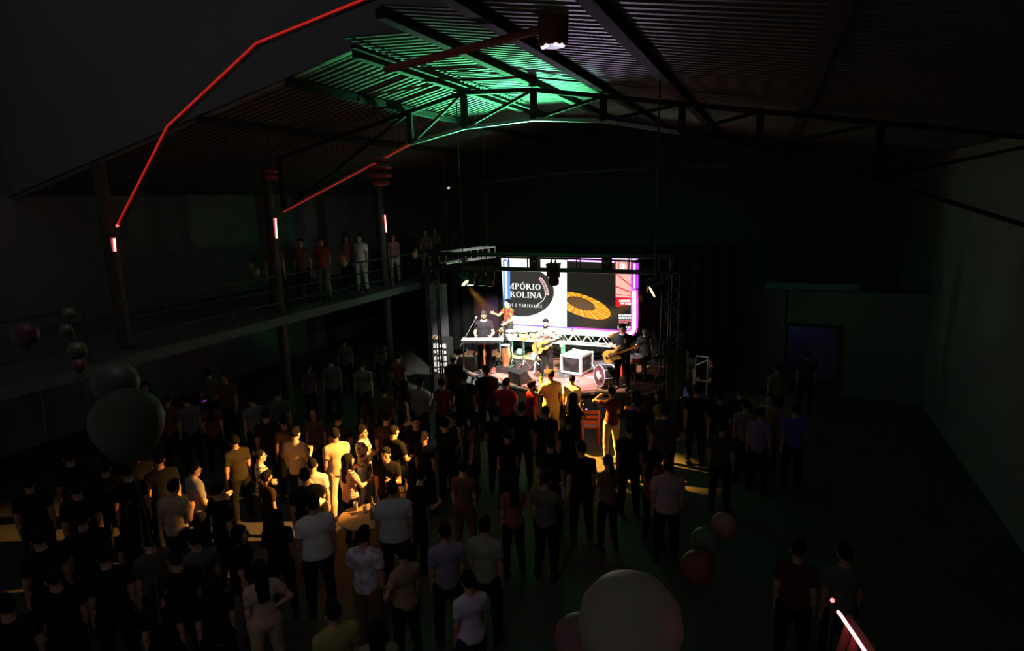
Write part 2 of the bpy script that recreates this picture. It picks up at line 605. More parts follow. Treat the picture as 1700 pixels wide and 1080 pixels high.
# pale trim and grey fascia boards along the angled front left
for i, m in ((0, M_FASL), (1, M_FASL), (2, M_FASL), (3, M_FASC), (4, M_FASC), (5, M_FASC), (6, M_FASC)):
    a, b = Vector((*SP[i], 0)), Vector((*SP[i + 1], 0))
    nrm = (b - a).cross(Vector((0, 0, 1))).normalized()
    k = max(1, round((b - a).length / .9))
    for j in range(k):
        p, q = a.lerp(b, j / k + .01), a.lerp(b, (j + 1) / k - .01)
        MB().bar(p + nrm * .02 + Vector((0, 0, .3)), q + nrm * .02 + Vector((0, 0, .3)), .03, .56).build('fascia_panel', m, stg)
    MB().bar(a + nrm * .03 + Vector((0, 0, SZ - .03)), b + nrm * .03 + Vector((0, 0, SZ - .03)), .05, .06).build('edge_trim', ALU if i < 3 else M_FASC, stg)
CP = [(-7.5, 15.35), (-6.2, 14.72), (-5.3, 14.3), (-4.5, 14.6), (-4.05, 14.95), (-4.3, 16.0), (-4.9, 16.6), (-7.3, 16.5), (-7.8, 15.9)]
cp = thing('stage_carpet', 'red carpet spread over the front of the stage', 'carpet', (0, 0, SZ))
MB().prism(CP, Matrix.Translation((0, 0, .004)), .012).build('pile', M_CARP, cp)
for i in range(len(CP)):
    a, b = CP[i], CP[(i + 1) % len(CP)]
    MB().bar((*a, .006), (*b, .006), .03, .014).build('hem', mat('carpet_hem', (.5, .12, .1), .9), cp)
# percussion riser at back left, drum riser at right
rs = thing('percussion_riser', 'low dark riser under the percussionist behind the keyboard', 'riser', (-7.2, 16.45, SZ))
MB().box((0, 0, .17), (2.2, .8, .34)).build('body', M_FASC, rs)
MB().box((0, 0, .35), (2.24, .84, .03)).build('top', M_DECK, rs)
PRZ = SZ + .365

# stage backdrop below and around the screen
bdm = MB()
for k in range(60):
    pass
fold = []
for k in range(121):
    x = -10.5 + 9.9 * k / 120
    fold.append((x, 17.75 + .05 * math.sin(k * 1.3)))
vs = [(x, y, z) for z in (SZ, 4.3) for x, y in fold] + [(x, y + .02, z) for z in (SZ, 4.3) for x, y in fold]
nn = len(fold)
fs = [(i, i + 1, nn + i + 1, nn + i) for i in range(nn - 1)] + [(2 * nn + i + 1, 2 * nn + i, 3 * nn + i, 3 * nn + i + 1) for i in range(nn - 1)]
bk = MB().add(vs, fs).build('backdrop_curtain', mat('curtain_black', (.009, .009, .0095), .95, spec=.05), None, True)
tag(bk, 'black pleated backdrop curtain hanging behind the stage screen', 'curtain')

# --------------------------------------------------------------- LED screen
SY = 17.0


def S(u, v, k=0):
    """point of the screen face; k = layer in front of it"""
    return at(u, v, Y=SY - .004 * k - .002)


def flat(parent, name, pts, m, k, th=.003):
    n = len(pts)
    P = [S(u, v, k) for u, v in pts]
    vs = [p for p in P] + [p + Vector((0, th, 0)) for p in P]
    fs = [tuple(range(n)), tuple(range(2 * n - 1, n - 1, -1))] + [(i, n + i, n + (i + 1) % n, (i + 1) % n) for i in range(n)]
    return MB().add(vs, fs).build(name, m, parent)


scr = thing('led_screen', 'large stage video screen showing a white sponsor logo, a gold ring and red adverts', 'screen', (0, 0, 0))
MB().box((-5.6, SY + .07, 2.92), (4.05, .12, 2.06)).build('cabinet', BLACK, scr)
E_WHITE = emit('px_white', (1, 1, 1), 1.25)
E_DARK = emit('px_dark', srgb(58, 56, 52), 1)
E_BLACK = emit('px_black', srgb(34, 31, 27), 1)
E_RING = [emit('px_gold%d' % i, srgb(*c), 1.3) for i, c in enumerate(((250, 176, 40), (228, 140, 22), (255, 196, 70), (214, 128, 26)))]
E_BROWN = emit('px_brown', srgb(112, 82, 52), 1)
E_SALM = emit('px_salmon', srgb(250, 190, 176), 1.1)
E_RED = emit('px_red', srgb(235, 26, 40), 1.1)
E_PINK = emit('px_pink', srgb(236, 130, 130), 1)
flat(scr, 'logo_page', [(832, 428), (941, 431.5), (941, 542.5), (838, 537)], E_WHITE, 0)
flat(scr, 'dark_page', [(941, 431.5), (1050, 435), (1050, 547.5), (941, 542.5)], E_BLACK, 0)
el = lambda cx, cy, rx, ry, rot=0, n=40, x0=None: [((lambda x, y: (max(x, x0) if x0 else x, y))(cx + rx * math.cos(t) * math.cos(rot) - ry * math.sin(t) * math.sin(rot), cy + rx * math.cos(t) * math.sin(rot) + ry * math.sin(t) * math.cos(rot))) for t in [2 * math.pi * i / n for i in range(n)]]
flat(scr, 'logo_disc', el(866.5, 484, 53, 41, .02, 48, 836), E_DARK, 1)
# gold ring with fluted blades, cut by the page edge
NB = 46
for i in range(NB):
    def rp(a, o):
        if o:
            cx, cy, rx, ry, rot = 967, 507, 49, 17.5, .33
        else:
            cx, cy, rx, ry, rot = 964.5, 503.5, 24.5, 9.5, .33
        x = cx + rx * math.cos(a) * math.cos(rot) - ry * math.sin(a) * math.sin(rot)
        y = cy + rx * math.cos(a) * math.sin(rot) + ry * math.sin(a) * math.cos(rot)
        return (max(x, 941.2), y)
    a0, a1 = 2 * math.pi * i / NB, 2 * math.pi * (i + 1) / NB
    q = [rp(a0, 0), rp(a0, 1), rp(a1, 1), rp(a1, 0)]
    ar = sum(q[j][0] * q[(j + 1) % 4][1] - q[(j + 1) % 4][0] * q[j][1] for j in range(4))
    if abs(ar) > 2:
        flat(scr, 'ring_blade', q, E_RING[(i * 7) % 4], 1)
flat(scr, 'ring_centre', el(964.5, 503.5, 23.5, 8.8, .33, 30, 941.2), E_BROWN, 2)
# red advert
flat(scr, 'advert_photo', [(1022, 434), (1050, 435), (1050, 494), (1022, 493)], E_SALM, 1)
for a, b, wd in (((1024, 454), (1050, 475), 2.2), ((1022, 474), (1050, 485), 2.0), ((1022, 487.5), (1050, 490.5), 1), ((1026.5, 434), (1026.5, 450), 1.2), ((1041, 434.5), (1041.5, 449), 1.2)):
    if abs(a[0] - b[0]) < 2:
        flat(scr, 'advert_line', [(a[0], a[1]), (a[0] + wd, a[1]), (b[0] + wd, b[1]), (b[0], b[1])], E_RED, 2)
    else:
        flat(scr, 'advert_line', [(a[0], a[1]), (b[0], b[1]), (b[0], b[1] + wd), (a[0], a[1] + wd)], E_RED, 2)
flat(scr, 'advert_emblem', el(1033, 442, 4.5, 4.5, 0, 20), E_WHITE, 2)
flat(scr, 'advert_emblem_dot', el(1032.5, 441.5, 1.2, 1.2, 0, 10), E_RED, 3)
flat(scr, 'advert_band', [(1022, 494), (1050, 494), (1050, 505), (1037, 507), (1022, 509)], E_RED, 1)
for (x0, y0, x1, y1, m) in ((1028, 497, 1047, 501, E_WHITE), (1029.5, 502, 1036, 504.5, E_WHITE), (1038, 502, 1048.5, 505.5, E_WHITE),
                            (1027, 521.5, 1049.5, 525, E_WHITE), (1027, 526, 1049.5, 529, E_WHITE), (1027.5, 531, 1049.5, 533.2, E_PINK), (1027.5, 534, 1042, 536.2, E_PINK),
                            (1025.5, 540.5, 1030, 545, E_WHITE), (1039, 541.5, 1049.5, 544, E_WHITE), (1041, 545, 1049.5, 547, E_WHITE)):
    # each line of print is a row of short words
    x = x0
    rr = random.Random(int(x0 * 7 + y0))
    while x < x1 - .8:
        ww = min(rr.uniform(2.2, 5.5), x1 - x)
        flat(scr, 'print_word', [(x, y0), (x + ww, y0 + .3), (x + ww, y1 + .3), (x, y1)], m, 3)
        x += ww + .7


# --- serif capitals drawn as strokes (unit em: height 1)
def ring(cx, cy, rx, ry, t, a0=0, a1=360, n=18, tv=.55):
    out = []
    for i in range(n):
        b0, b1 = math.radians(a0 + (a1 - a0) * i / n), math.radians(a0 + (a1 - a0) * (i + 1) / n)
        out.append([(cx + rx * math.cos(b0), cy + ry * math.sin(b0)), (cx + rx * math.cos(b1), cy + ry * math.sin(b1)),
                    (cx + (rx - t) * math.cos(b1), cy + (ry - t * tv) * math.sin(b1)), (cx + (rx - t) * math.cos(b0), cy + (ry - t * tv) * math.sin(b0))])
    return out


def R4(x0, y0, x1, y1):
    return [(x0, y0), (x1, y0), (x1, y1), (x0, y1)]


def serif(x, y, w_):
    return R4(x - w_ / 2, y, x + w_ / 2, y + .07)


def glyph(c):
    T, t = .2, .09
    if c == 'I':
        return [R4(.1, 0, .1 + T, 1), serif(.2, 0, .4), serif(.2, .93, .4)], .42
    if c == 'L':
        return [R4(.08, 0, .08 + T, 1), serif(.18, 0, .36), serif(.18, .93, .38), R4(.2, 0, .68, .08), [(.6, .08), (.68, 0), (.7, .26), (.66, .26)]], .74
    if c in 'PR':
        g = [R4(.08, 0, .08 + T, 1), serif(.18, 0, .38), serif(.14, .93, .28)] + ring(.34, .73, .34, .27, .18, -90, 90, 12) + [R4(.2, .93, .36, 1), R4(.2, .46, .36, .53)]
        if c == 'R':
            g += [[(.36, .5), (.56, .5), (.9, 0), (.66, 0)], serif(.8, 0, .26)]
            return g, .94
        return g, .74
    if c in 'OÓ':
        g = ring(.44, .5, .44, .52, .2, 0, 360, 28)
        if c == 'Ó':
            g.append([(.4, 1.1), (.5, 1.1), (.66, 1.34), (.52, 1.34)])
        return g, .92
    if c == 'A':
        return [[(.02, 0), (.13, 0), (.46, 1), (.38, 1)], [(.38, 1), (.54, 1), (.9, 0), (.66, 0)], R4(.22, .3, .66, .38), serif(.08, 0, .24), serif(.8, 0, .3)], .94
    if c == 'N':
        return [R4(.1, 0, .2, 1), R4(.78, 0, .88, 1), [(.1, 1), (.32, 1), (.88, 0), (.68, 0)], serif(.15, 0, .3), serif(.83, .93, .3), serif(.12, .93, .26)], 1.0
    if c == 'M':
        return [R4(.12, 0, .21, 1), R4(.88, 0, 1.08, 1), [(.12, 1), (.34, 1), (.66, .06), (.54, .06)], [(.56, .06), (.64, .06), (.98, 1), (.88, 1)], serif(.165, 0, .3), serif(.98, 0, .38), serif(.12, .93, .24), serif(1.02, .93, .28)], 1.2
    if c == 'S':
        return ring(.3, .73, .28, .27, .16, 20, 270, 10) + ring(.3, .27, .28, .27, .16, -160, 90, 10), .64
    if c == 'E':
        return [R4(.06, 0, .24, 1), R4(.2, 0, .58, .12), R4(.2, .44, .5, .55), R4(.2, .88, .58, 1)], .66
    if c == 'V':
        return [[(0, 1), (.2, 1), (.42, 0), (.32, 0)], [(.32, 0), (.42, 0), (.74, 1), (.6, 1)]], .76
    if c == 'D':
        return [R4(.06, 0, .24, 1)] + ring(.24, .5, .42, .5, .18, -90, 90, 12), .72
    return [], .4


def write(parent, text, u0, v0, u1, v1, cap, m, gap=.06, only=None):
    """letters from baseline start (u0,v0) to end (u1,v1), cap height in photo pixels"""
    tot = sum(glyph(c)[1] + gap for c in text)
    L = math.hypot(u1 - u0, v1 - v0)
    sx = L / tot
    ax, ay = (u1 - u0) / L, (v1 - v0) / L
    x = 0.0
    for c in text:
        g, wd = glyph(c)
        if g:
            mb = MB()
            for poly in g:
                P = []
                for px, py in poly:
                    uu = u0 + ax * (x + px) * sx
                    vv = v0 + ay * (x + px) * sx - py * cap
                    P.append(S(max(uu, 840.5), vv, 2))
                k = len(P)
                vs = P + [p + Vector((0, .003, 0)) for p in P]
                mb.add(vs, [tuple(range(k - 1, -1, -1)), tuple(range(k, 2 * k))] + [(i, (i + 1) % k, k + (i + 1) % k, k + i) for i in range(k)])
            mb.build('letter', m, parent)
        x += wd + gap


E_TXT = emit('px_text', (1, 1, 1), 1.1)
write(scr, 'MPÓRIO', 841.5, 479, 898.5, 481.2, 9.6, E_TXT)
write(scr, 'AROLINA', 836.5, 492.4, 900.5, 495, 9.8, E_TXT)
write(scr, 'AS E VARIEDADES', 845, 508.4, 901, 511, 5.2, E_TXT, .28)
# ear of wheat and its stalk
E_WHT = emit('px_wheat', srgb(255, 214, 214), 1.0)
path = [(898, 462), (902, 468), (905, 474), (907, 480), (908, 486), (907.5, 490)]
for i, (x, y) in enumerate(path[:-1]):
    for j in range(2):
        fx, fy = x + (path[i + 1][0] - x) * j / 2, y + (path[i + 1][1] - y) * j / 2
        for sgn in (-1, 1):
            flat(scr, 'wheat_grain', el(fx + sgn * 1.9, fy + .8, 1.9, 1.25, sgn * .7, 10), E_WHT, 2)
flat(scr, 'wheat_tip', el(897.5, 461, 1.6, 1, .8, 10), E_WHT, 3)
st = [(906.3, 491), (902.5, 498), (897.5, 502.5), (894, 504.5), (893, 507), (892, 506.5), (893, 503.8), (897, 501.5), (901.5, 497.3), (905.3, 490.6)]
flat(scr, 'wheat_stalk', st, E_TXT, 2)


# glowing frame of the screen
def frame_tube(name, label, pts, r, m, dy=.12, flat_w=None, mback=None):
    P = [at(u, v, Y=SY - dy) for u, v in pts]
    o = thing(name, label, 'neon light', P[0], 0, 'glowing tubes framing the stage screen')
    Q = [p - P[0] for p in P]
    MB().tube(Q, r, 10).build('tube', m, o, True)
    if mback:
        for a, b in zip(Q, Q[1:]):
            MB().bar(a + Vector((0, .05, 0)), b + Vector((0, .05, 0)), .05, flat_w, upv=(1, 0, 0) if abs((b - a).z) > abs((b - a).x) else (0, 0, 1)).build('channel', mback, o)
    for q in (Q[0], Q[-1]):
        MB().sphere(q, r * 1.15, 8, 6).build('end_cap', mback or m, o, True)
    return o


E_BLUE = emit('neon_blue', srgb(96, 150, 235), 1.3)
E_LILAC = emit('neon_lilac', srgb(160, 130, 245), 1.3)
E_MAG = emit('neon_magenta', srgb(232, 96, 232), 1.2)
E_VIO = emit('neon_violet', srgb(190, 60, 245), 1.4)
E_NW = emit('neon_white', (1, .97, 1.0), 2.4)
E_NP = emit('neon_pinkwhite', (1, .78, .95), 2.2)
frame_tube('neon_tube', 'white and blue light tube along the left side of the screen', [(839.5, 432), (840, 470), (840.5, 500), (841, 538)], .035, E_NW, .10, .21, E_BLUE)
frame_tube('neon_tube', 'white light tube under the logo half of the screen', [(842, 541.5), (880, 543.3), (950, 547.4)], .035, E_NW, .10, .13, E_LILAC)
frame_tube('neon_tube', 'pink light tube under the dark half of the screen', [(951, 547.4), (990, 550), (1028, 553)], .04, E_NP, .10, .15, E_MAG)
frame_tube('neon_tube', 'bright white tube curving round the lower right screen corner', [(1052.5, 481), (1053, 520), (1052.5, 545), (1050.5, 550), (1046, 553), (1040, 553.5)], .05, E_NW, .12, .2, E_MAG)
frame_tube('neon_tube', 'magenta tube along the upper right side of the screen', [(1053.5, 437), (1053, 460), (1053, 479)], .025, E_NP, .10, .2, E_VIO)
frame_tube('neon_tube', 'thin magenta tube along the screen top, right of centre', [(942, 432), (970, 433.2), (1020, 435)], .018, E_NP, .08, .05, E_VIO)
vt = frame_tube('neon_tube', 'thin violet tube just above the screen top right', [(962, 427), (1005, 428.6), (1052, 430.2), (1059, 429.5)], .02, E_NP, .3, .05, E_VIO)
for dx in (.3, 1.5):
    MB().bar((dx, .04, 0), (dx, .42, -.06), .02, .02).build('bracket', STEEL, vt)


# --------------------------------------------------------------- box trusses
def box_truss(name, label, a, b, h, d, m, r=.025, step=.5, group=None, ladder=False):
    a, b = Vector(a), Vector(b)
    t = thing(name, label, 'truss', a, 0, group)
    L = b - a
    x = L.normalized()
    yv = Vector((0, 0, 1)).cross(x).normalized()
    zv = x.cross(yv)
    cs = [yv * (i * d / 2) + zv * (j * h / 2) for i, j in ((-1, -1), (1, -1), (1, 1), (-1, 1))]
    for c in cs:
        MB().tube([c, c + L], r, 8).build('chord', m, t, True)
    k = max(1, round(L.length / step))
    for i in range(k):
        p, q = x * (L.length * i / k), x * (L.length * (i + 1) / k)
        md = (p + q) / 2
        if ladder:
            for f in ((0, 3), (1, 2), (0, 1), (3, 2)):
                MB().tube([cs[f[0]] + md, cs[f[1]] + md], r * .4, 6).build('rung', m, t)
            continue
        for f in ((0, 3), (1, 2)):
            MB().tube([cs[f[0]] + p, cs[f[1]] + md], r * .55, 6).build('brace', m, t)
            MB().tube([cs[f[1]] + md, cs[f[0]] + q], r * .55, 6).build('brace', m, t)
        MB().tube([cs[0] + p, cs[1] + md], r * .5, 6).build('brace', m, t)
    for p in (Vector((0, 0, 0)), L):
        for i in range(4):
            MB().tube([cs[i] + p, cs[(i + 1) % 4] + p], r * .7, 6).build('end_strut', m, t)
    return t


box_truss('box_truss', 'white box truss lying under the stage screen, lit green', (-7.6, 16.78, 1.62), (-3.7, 16.78, 1.62), .30, .26, mat('truss_white', (.42, .42, .42), .5), .028, .42)
for k, x in enumerate((-7.45, -5.6, -3.85)):
    s_ = thing('truss_support', ('left', 'middle', 'right')[k] + ' dark upright carrying the box truss below the screen', 'support', (x, 16.97, SZ), 0, 'uprights under the screen truss')
    MB().box((0, 0, .38), (.1, .1, .74)).build('upright', STEEL, s_)
    MB().box((0, 0, .01), (.2, .16, .02)).build('base_plate', STEEL, s_)
# overhead lighting truss in front of the stage
M_TRK = mat('truss_black', (.03, .03, .03), .45, .4)
fy = 14.0
pL, pR = at(700, 436, Y=fy), at(1145, 446, Y=fy)
box_truss('lighting_truss', 'long dark lighting truss crossing in front of the screen', (-8.35, fy, 4.16), (-2.04, fy, 4.16), .36, .30, M_TRK, .036, .62, ladder=True)
# pale return truss running to the left wall
ta, tb_ = at(729, 430, Y=14.6), at(826, 421, Y=16.4)
box_truss('lighting_truss', 'pale aluminium truss slanting back from the left end of the lighting truss', (-8.15, 14.3, 4.2), (-7.62, 16.3, 4.2), .30, .26, ALU, .024, .5, ladder=True)
wt = [o_ for o_ in bpy.data.objects if o_.name.startswith('lighting_truss')][-1]
for q_ in ((.05, .2), (.48, 1.8)):
    MB().tube([(q_[0], q_[1], .15), (q_[0], q_[1], roof_z(-8) - 4.2)], .006, 5).build('wire', STEEL, wt)
spot('truss_wash', (-6.4, 14.6, 4.7), (-8.0, 15.6, 4.25), 60, (1, .96, 1), 50, .6)
for x, nm in ((-8.35, 'left'), (-2.04, 'right')):
    t = box_truss('truss_tower', 'dark upright tower holding the %s end of the lighting truss' % nm, (x, 14.001, 0), (x + .001, 14.0, 3.96), .28, .28, M_TRK, .022, .5)


# --------------------------------------------------------------- lamps on the truss
def par_can(loc, tgt, label, lens, nm='par_can', s=1.0, body=BLACK, group='lamps on the lighting truss'):
    loc = Vector(loc)
    t = thing(nm, label, 'stage light', loc, 0, group)
    q = (Vector(tgt) - loc).to_track_quat('Z', 'Y').to_matrix()
    MB().lathe([(.05 * s, -.24 * s), (.09 * s, -.2 * s), (.1 * s, -.02 * s), (.115 * s, .0), (.115 * s, .05 * s), (.1 * s, .05 * s)], (0, 0, 0), q, 18).build('housing', body, t, True)
    MB().lathe([(.1 * s, .052 * s), (.088 * s, .058 * s), (.001, .062 * s)], (0, 0, 0), q, 18).build('lens', lens, t, True)
    yk = [(-.135 * s, 0, -.03), (-.135 * s, 0, .18 * s), (0, 0, .22 * s), (.135 * s, 0, .18 * s), (.135 * s, 0, -.03)]
    MB().tube(yk, .012 * s, 6).build('yoke', STEEL, t)
    return t


E_AMB = emit('lens_amber', (1.0, .62, .16), 6)
par_can(PARL, TGL, 'glowing amber par lamp left of the screen', E_AMB, s=1.0)
par_can(PARR, TGR, 'glowing amber par lamp right of the screen', E_AMB, s=.95)
for p, L in ((PARL, 'left'), (PARR, 'right')):
    h = thing('lamp_hanger', 'thin drop bar holding the %s amber lamp below the roof' % L, 'bracket', (p.x, p.y, p.z + .2))
    MB().tube([(0, 0, -.03), (0, 0, roof_z(p.x) - p.z - .18)], .015, 6).build('bar', STEEL, h)
    MB().box((0, 0, roof_z(p.x) - p.z - .18), (.07, .07, .06)).build('clamp', STEEL, h)


def moving_head(loc, label, s=1.0, tilt=.2, lens=None, yaw=0.0):
    t = thing('moving_head', label, 'stage light', loc, yaw, 'lamps on the lighting truss')
    MB().box((0, 0, -.06 * s), (.3 * s, .24 * s, .12 * s), taper=1.12).build('base', BLACK, t)
    for x in (-.15, .15):
        MB().bar((x * s * .9, 0, -.1 * s), (x * s, 0, -.36 * s), .05 * s, .12 * s, upv=(0, 1, 0)).build('yoke_arm', BLACK, t)
    R = Matrix.Rotation(tilt, 3, 'X')
    MB().lathe([(.13 * s, -.2 * s), (.14 * s, -.1 * s), (.10 * s, .12 * s), (.07 * s, .16 * s)], (0, 0, -.36 * s), R, 14).build('head', BLACK, t, True)
    MB().lathe([(.11 * s, -.205 * s), (.001, -.215 * s)], (0, 0, -.36 * s), R, 14).build('lens', lens or mat('lens_dark', (.1, .1, .12), .1), t, True)
    for x in (-.06, .06):
        MB().box((x * s, 0, .03 * s), (.04 * s, .06 * s, .06 * s)).build('clamp', STEEL, t)


p = at(922, 436, Y=13.95)
moving_head((p.x, 13.8, 4.16), 'black moving head lamp hanging before the gap between logo and ring', .92, .25)
p = at(888, 432, Y=13.95)
for u, lab in ((780, 'first'), (798, 'second'), (812, 'third')):
    p = at(u, 445, Y=13.72)
    moving_head((p.x, 13.72, 4.02), lab + ' dark moving head in the cluster left of the screen', .8, -.3 + .01 * (u - 780), emit('lens_%d' % u, ((1, .9, 1), (.3, 1, .6), (1, .8, .5))[(u - 780) // 15 % 3], 1.5), .4)
p = at(888, 436, Y=13.9)
bx = thing('truss_box', 'small dark control box clipped on the truss over the logo', 'control box', (p.x, 13.9, 4.0))
MB().box((0, 0, .17), (.22, .2, .3)).build('case', BLACK, bx)
MB().box((0, -.105, .2), (.12, .012, .06)).build('display', mat('panel_grey', (.2, .2, .2), .5), bx)
p = at(1032, 438, Y=13.9)
bx = thing('truss_box', 'dark control box clipped on the truss before the red advert', 'control box', (p.x - .35, 13.9, 4.0))
MB().box((0, 0, .17), (.2, .2, .28)).build('case', BLACK, bx)
MB().box((0, -.105, .2), (.1, .012, .05)).build('display', mat('panel_grey', (.2, .2, .2), .5), bx)
# projector-like box and small lit trims at the left truss end
p = at(772, 431, Y=14.3)
bx = thing('truss_box', 'pale lit box on the slanting aluminium truss at left', 'control box', (p.x, 14.3, p.z))
MB().box((0, 0, 0), (.16, .18, .1)).build('case', mat('tan_box', (.6, .42, .34), .6), bx)
MB().box((.1, 0, .02), (.05, .12, .05)).build('bracket', ALU, bx)

# ================================================================== PEOPLE: one smooth surface grown round a posed skeleton
A_ = lambda *k: np.array(k, dtype=np.float32)


class Field:
    def __init__(s, lo, hi, h):
        s.lo = np.array(lo, np.float32)
        s.h = h
        s.n = np.maximum(((np.array(hi) - s.lo) / h).astype(int) + 2, 3)
        s.ax = [s.lo[i] + h * np.arange(s.n[i], dtype=np.float32) for i in range(3)]
        s.d = np.full(s.n, 1.0, np.float32)

    def sub(s, lo, hi):
        sl = []
        for i in range(3):
            a = int(max(0, math.floor((lo[i] - s.lo[i]) / s.h)))
            b = int(min(s.n[i], math.ceil((hi[i] - s.lo[i]) / s.h) + 1))
            if b <= a:
                return None, None
            sl.append(slice(a, b))
        P = np.meshgrid(s.ax[0][sl[0]], s.ax[1][sl[1]], s.ax[2][sl[2]], indexing='ij')
        return tuple(sl), P

    def put(s, sl, d, k, cutf=None):
        o = s.d[sl]
        if k <= 0:
            s.d[sl] = np.minimum(o, d)
        else:
            t = np.clip(.5 + .5 * (d - o) / k, 0, 1)
            s.d[sl] = d * (1 - t) + o * t - k * t * (1 - t)

    def cap(s, a, b, ra, rb, k=.03, flat=1.0, nrm=(0, 1, 0), off=0.0, cut=None):
        """tapered capsule; flat<1 squeezes it along nrm; cut = (point, normal) removes what lies beyond"""
        a, b = np.array(a, np.float32), np.array(b, np.float32)
        R = max(ra, rb) + off + .12
        sl, P = s.sub(np.minimum(a, b) - R, np.maximum(a, b) + R)
        if sl is None:
            return s
        X, Y, Z = P[0] - a[0], P[1] - a[1], P[2] - a[2]
        ba = b - a
        L2 = float(ba @ ba) + 1e-9
        t = np.clip((X * ba[0] + Y * ba[1] + Z * ba[2]) / L2, 0, 1)
        X, Y, Z = X - t * ba[0], Y - t * ba[1], Z - t * ba[2]
        if flat != 1.0:
            n = np.array(nrm, np.float32)
            n /= np.linalg.norm(n)
            q = (X * n[0] + Y * n[1] + Z * n[2]) * (1 / flat - 1)
            X, Y, Z = X + q * n[0], Y + q * n[1], Z + q * n[2]
        d = np.sqrt(X * X + Y * Y + Z * Z) - (ra + (rb - ra) * t) - off
        if cut is not None:
            c, n = np.array(cut[0], np.float32), np.array(cut[1], np.float32)
            n /= np.linalg.norm(n)
            d = np.maximum(d, (P[0] - c[0]) * n[0] + (P[1] - c[1]) * n[1] + (P[2] - c[2]) * n[2])
        s.put(sl, d, k)
        return s

    def ell(s, c, r, k=.02, sub=False):
        c, r = np.array(c, np.float32), np.array(r, np.float32)
        sl, P = s.sub(c - r - .1, c + r + .1)
        if sl is None:
            return s
        X, Y, Z = (P[0] - c[0]), (P[1] - c[1]), (P[2] - c[2])
        k0 = np.sqrt((X / r[0]) ** 2 + (Y / r[1]) ** 2 + (Z / r[2]) ** 2) + 1e-6
        k1 = np.sqrt((X / r[0] ** 2) ** 2 + (Y / r[1] ** 2) ** 2 + (Z / r[2] ** 2) ** 2) + 1e-6
        d = k0 * (k0 - 1) / k1
        if sub:
            o = s.d[sl]
            e = -d
            t = np.clip(.5 - .5 * (e - o) / k, 0, 1) if k > 0 else 0
            s.d[sl] = e * (1 - t) + o * t + k * t * (1 - t)
        else:
            s.put(sl, d, k)
        return s

    def plane(s, c, n):
        n = np.array(n, np.float32)
        n /= np.linalg.norm(n)
        P = np.meshgrid(*s.ax, indexing='ij')
        s.d = np.maximum(s.d, (P[0] - c[0]) * n[0] + (P[1] - c[1]) * n[1] + (P[2] - c[2]) * n[2])
        return s

    def bumpy(s, amp, fr):
        P = np.meshgrid(*s.ax, indexing='ij')
        s.d = s.d + amp * np.sin(P[0] * fr) * np.sin(P[1] * fr + 1) * np.sin(P[2] * fr + 2)
        return s

    def net(s):
        """surface nets"""
        d = s.d
        ins = d < 0
        n = d.shape
        c = np.zeros((n[0] - 1, n[1] - 1, n[2] - 1), np.int8)
        for i in (0, 1):
            for j in (0, 1):
                for k in (0, 1):
                    c += ins[i:n[0] - 1 + i, j:n[1] - 1 + j, k:n[2] - 1 + k]
        act = (c > 0) & (c < 8)
        idx = np.full(act.shape, -1, np.int64)
        ii = np.argwhere(act)
        if len(ii) == 0:
            return np.zeros((0, 3)), []
        idx[act] = np.arange(len(ii))
        acc = np.zeros((len(ii), 3), np.float64)
        cnt = np.zeros(len(ii))
        corners = [(i, j, k) for i in (0, 1) for j in (0, 1) for k in (0, 1)]
        for p in corners:
            for a in range(3):
                if p[a]:
                    continue
                q = list(p)
                q[a] = 1
                dp = d[ii[:, 0] + p[0], ii[:, 1] + p[1], ii[:, 2] + p[2]]
                dq = d[ii[:, 0] + q[0], ii[:, 1] + q[1], ii[:, 2] + q[2]]
                m = (dp < 0) != (dq < 0)
                t = np.where(m, dp / np.where(m, dp - dq, 1), 0)
                pt = np.tile(np.array(p, float), (len(ii), 1))
                pt[:, a] += t
                acc += pt * m[:, None]
                cnt += m
        V = (ii + acc / np.maximum(cnt, 1)[:, None]) * s.h + s.lo
        F = []
        for a in range(3):
            b_, c_ = (a + 1) % 3, (a + 2) % 3
            sl0 = [slice(None)] * 3
            sl1 = [slice(None)] * 3
            sl0[a], sl1[a] = slice(0, n[a] - 1), slice(1, n[a])
            x = ins[tuple(sl0)] != ins[tuple(sl1)]
            e = np.argwhere(x)
            e = e[(e[:, b_] > 0) & (e[:, c_] > 0) & (e[:, b_] < n[b_] - 1) & (e[:, c_] < n[c_] - 1)]
            if not len(e):
                continue
            fl = ins[e[:, 0], e[:, 1], e[:, 2]]
            q = []
            for db, dc in ((-1, -1), (0, -1), (0, 0), (-1, 0)):
                g = e.copy()
                g[:, b_] += db
                g[:, c_] += dc
                q.append(idx[g[:, 0], g[:, 1], g[:, 2]])
            q = np.stack(q, 1)
            q[~fl] = q[~fl][:, ::-1]
            F.append(q[(q >= 0).all(1)])
        return V, np.concatenate(F).tolist() if F else []


def np_mesh(name, chunks, nm=1):
    """chunks: (V, F, material index)"""
    vs, fs, ms = [], [], []
    for V, F, mi in chunks:
        n = len(vs)
        vs += [tuple(p) for p in np.asarray(V).tolist()]
        fs += [tuple(i + n for i in f) for f in F]
        ms += [mi] * len(F)
    me = bpy.data.meshes.new(name)
    me.from_pydata(vs, [], fs)
    me.polygons.foreach_set('material_index', ms)
    me.polygons.foreach_set('use_smooth', [True] * len(fs))
    for _ in range(nm):
        me.materials.append(None)
    me.update()
    return me


def xf(V, M, t):
    return np.asarray(V) @ np.asarray(M).T + np.asarray(t)


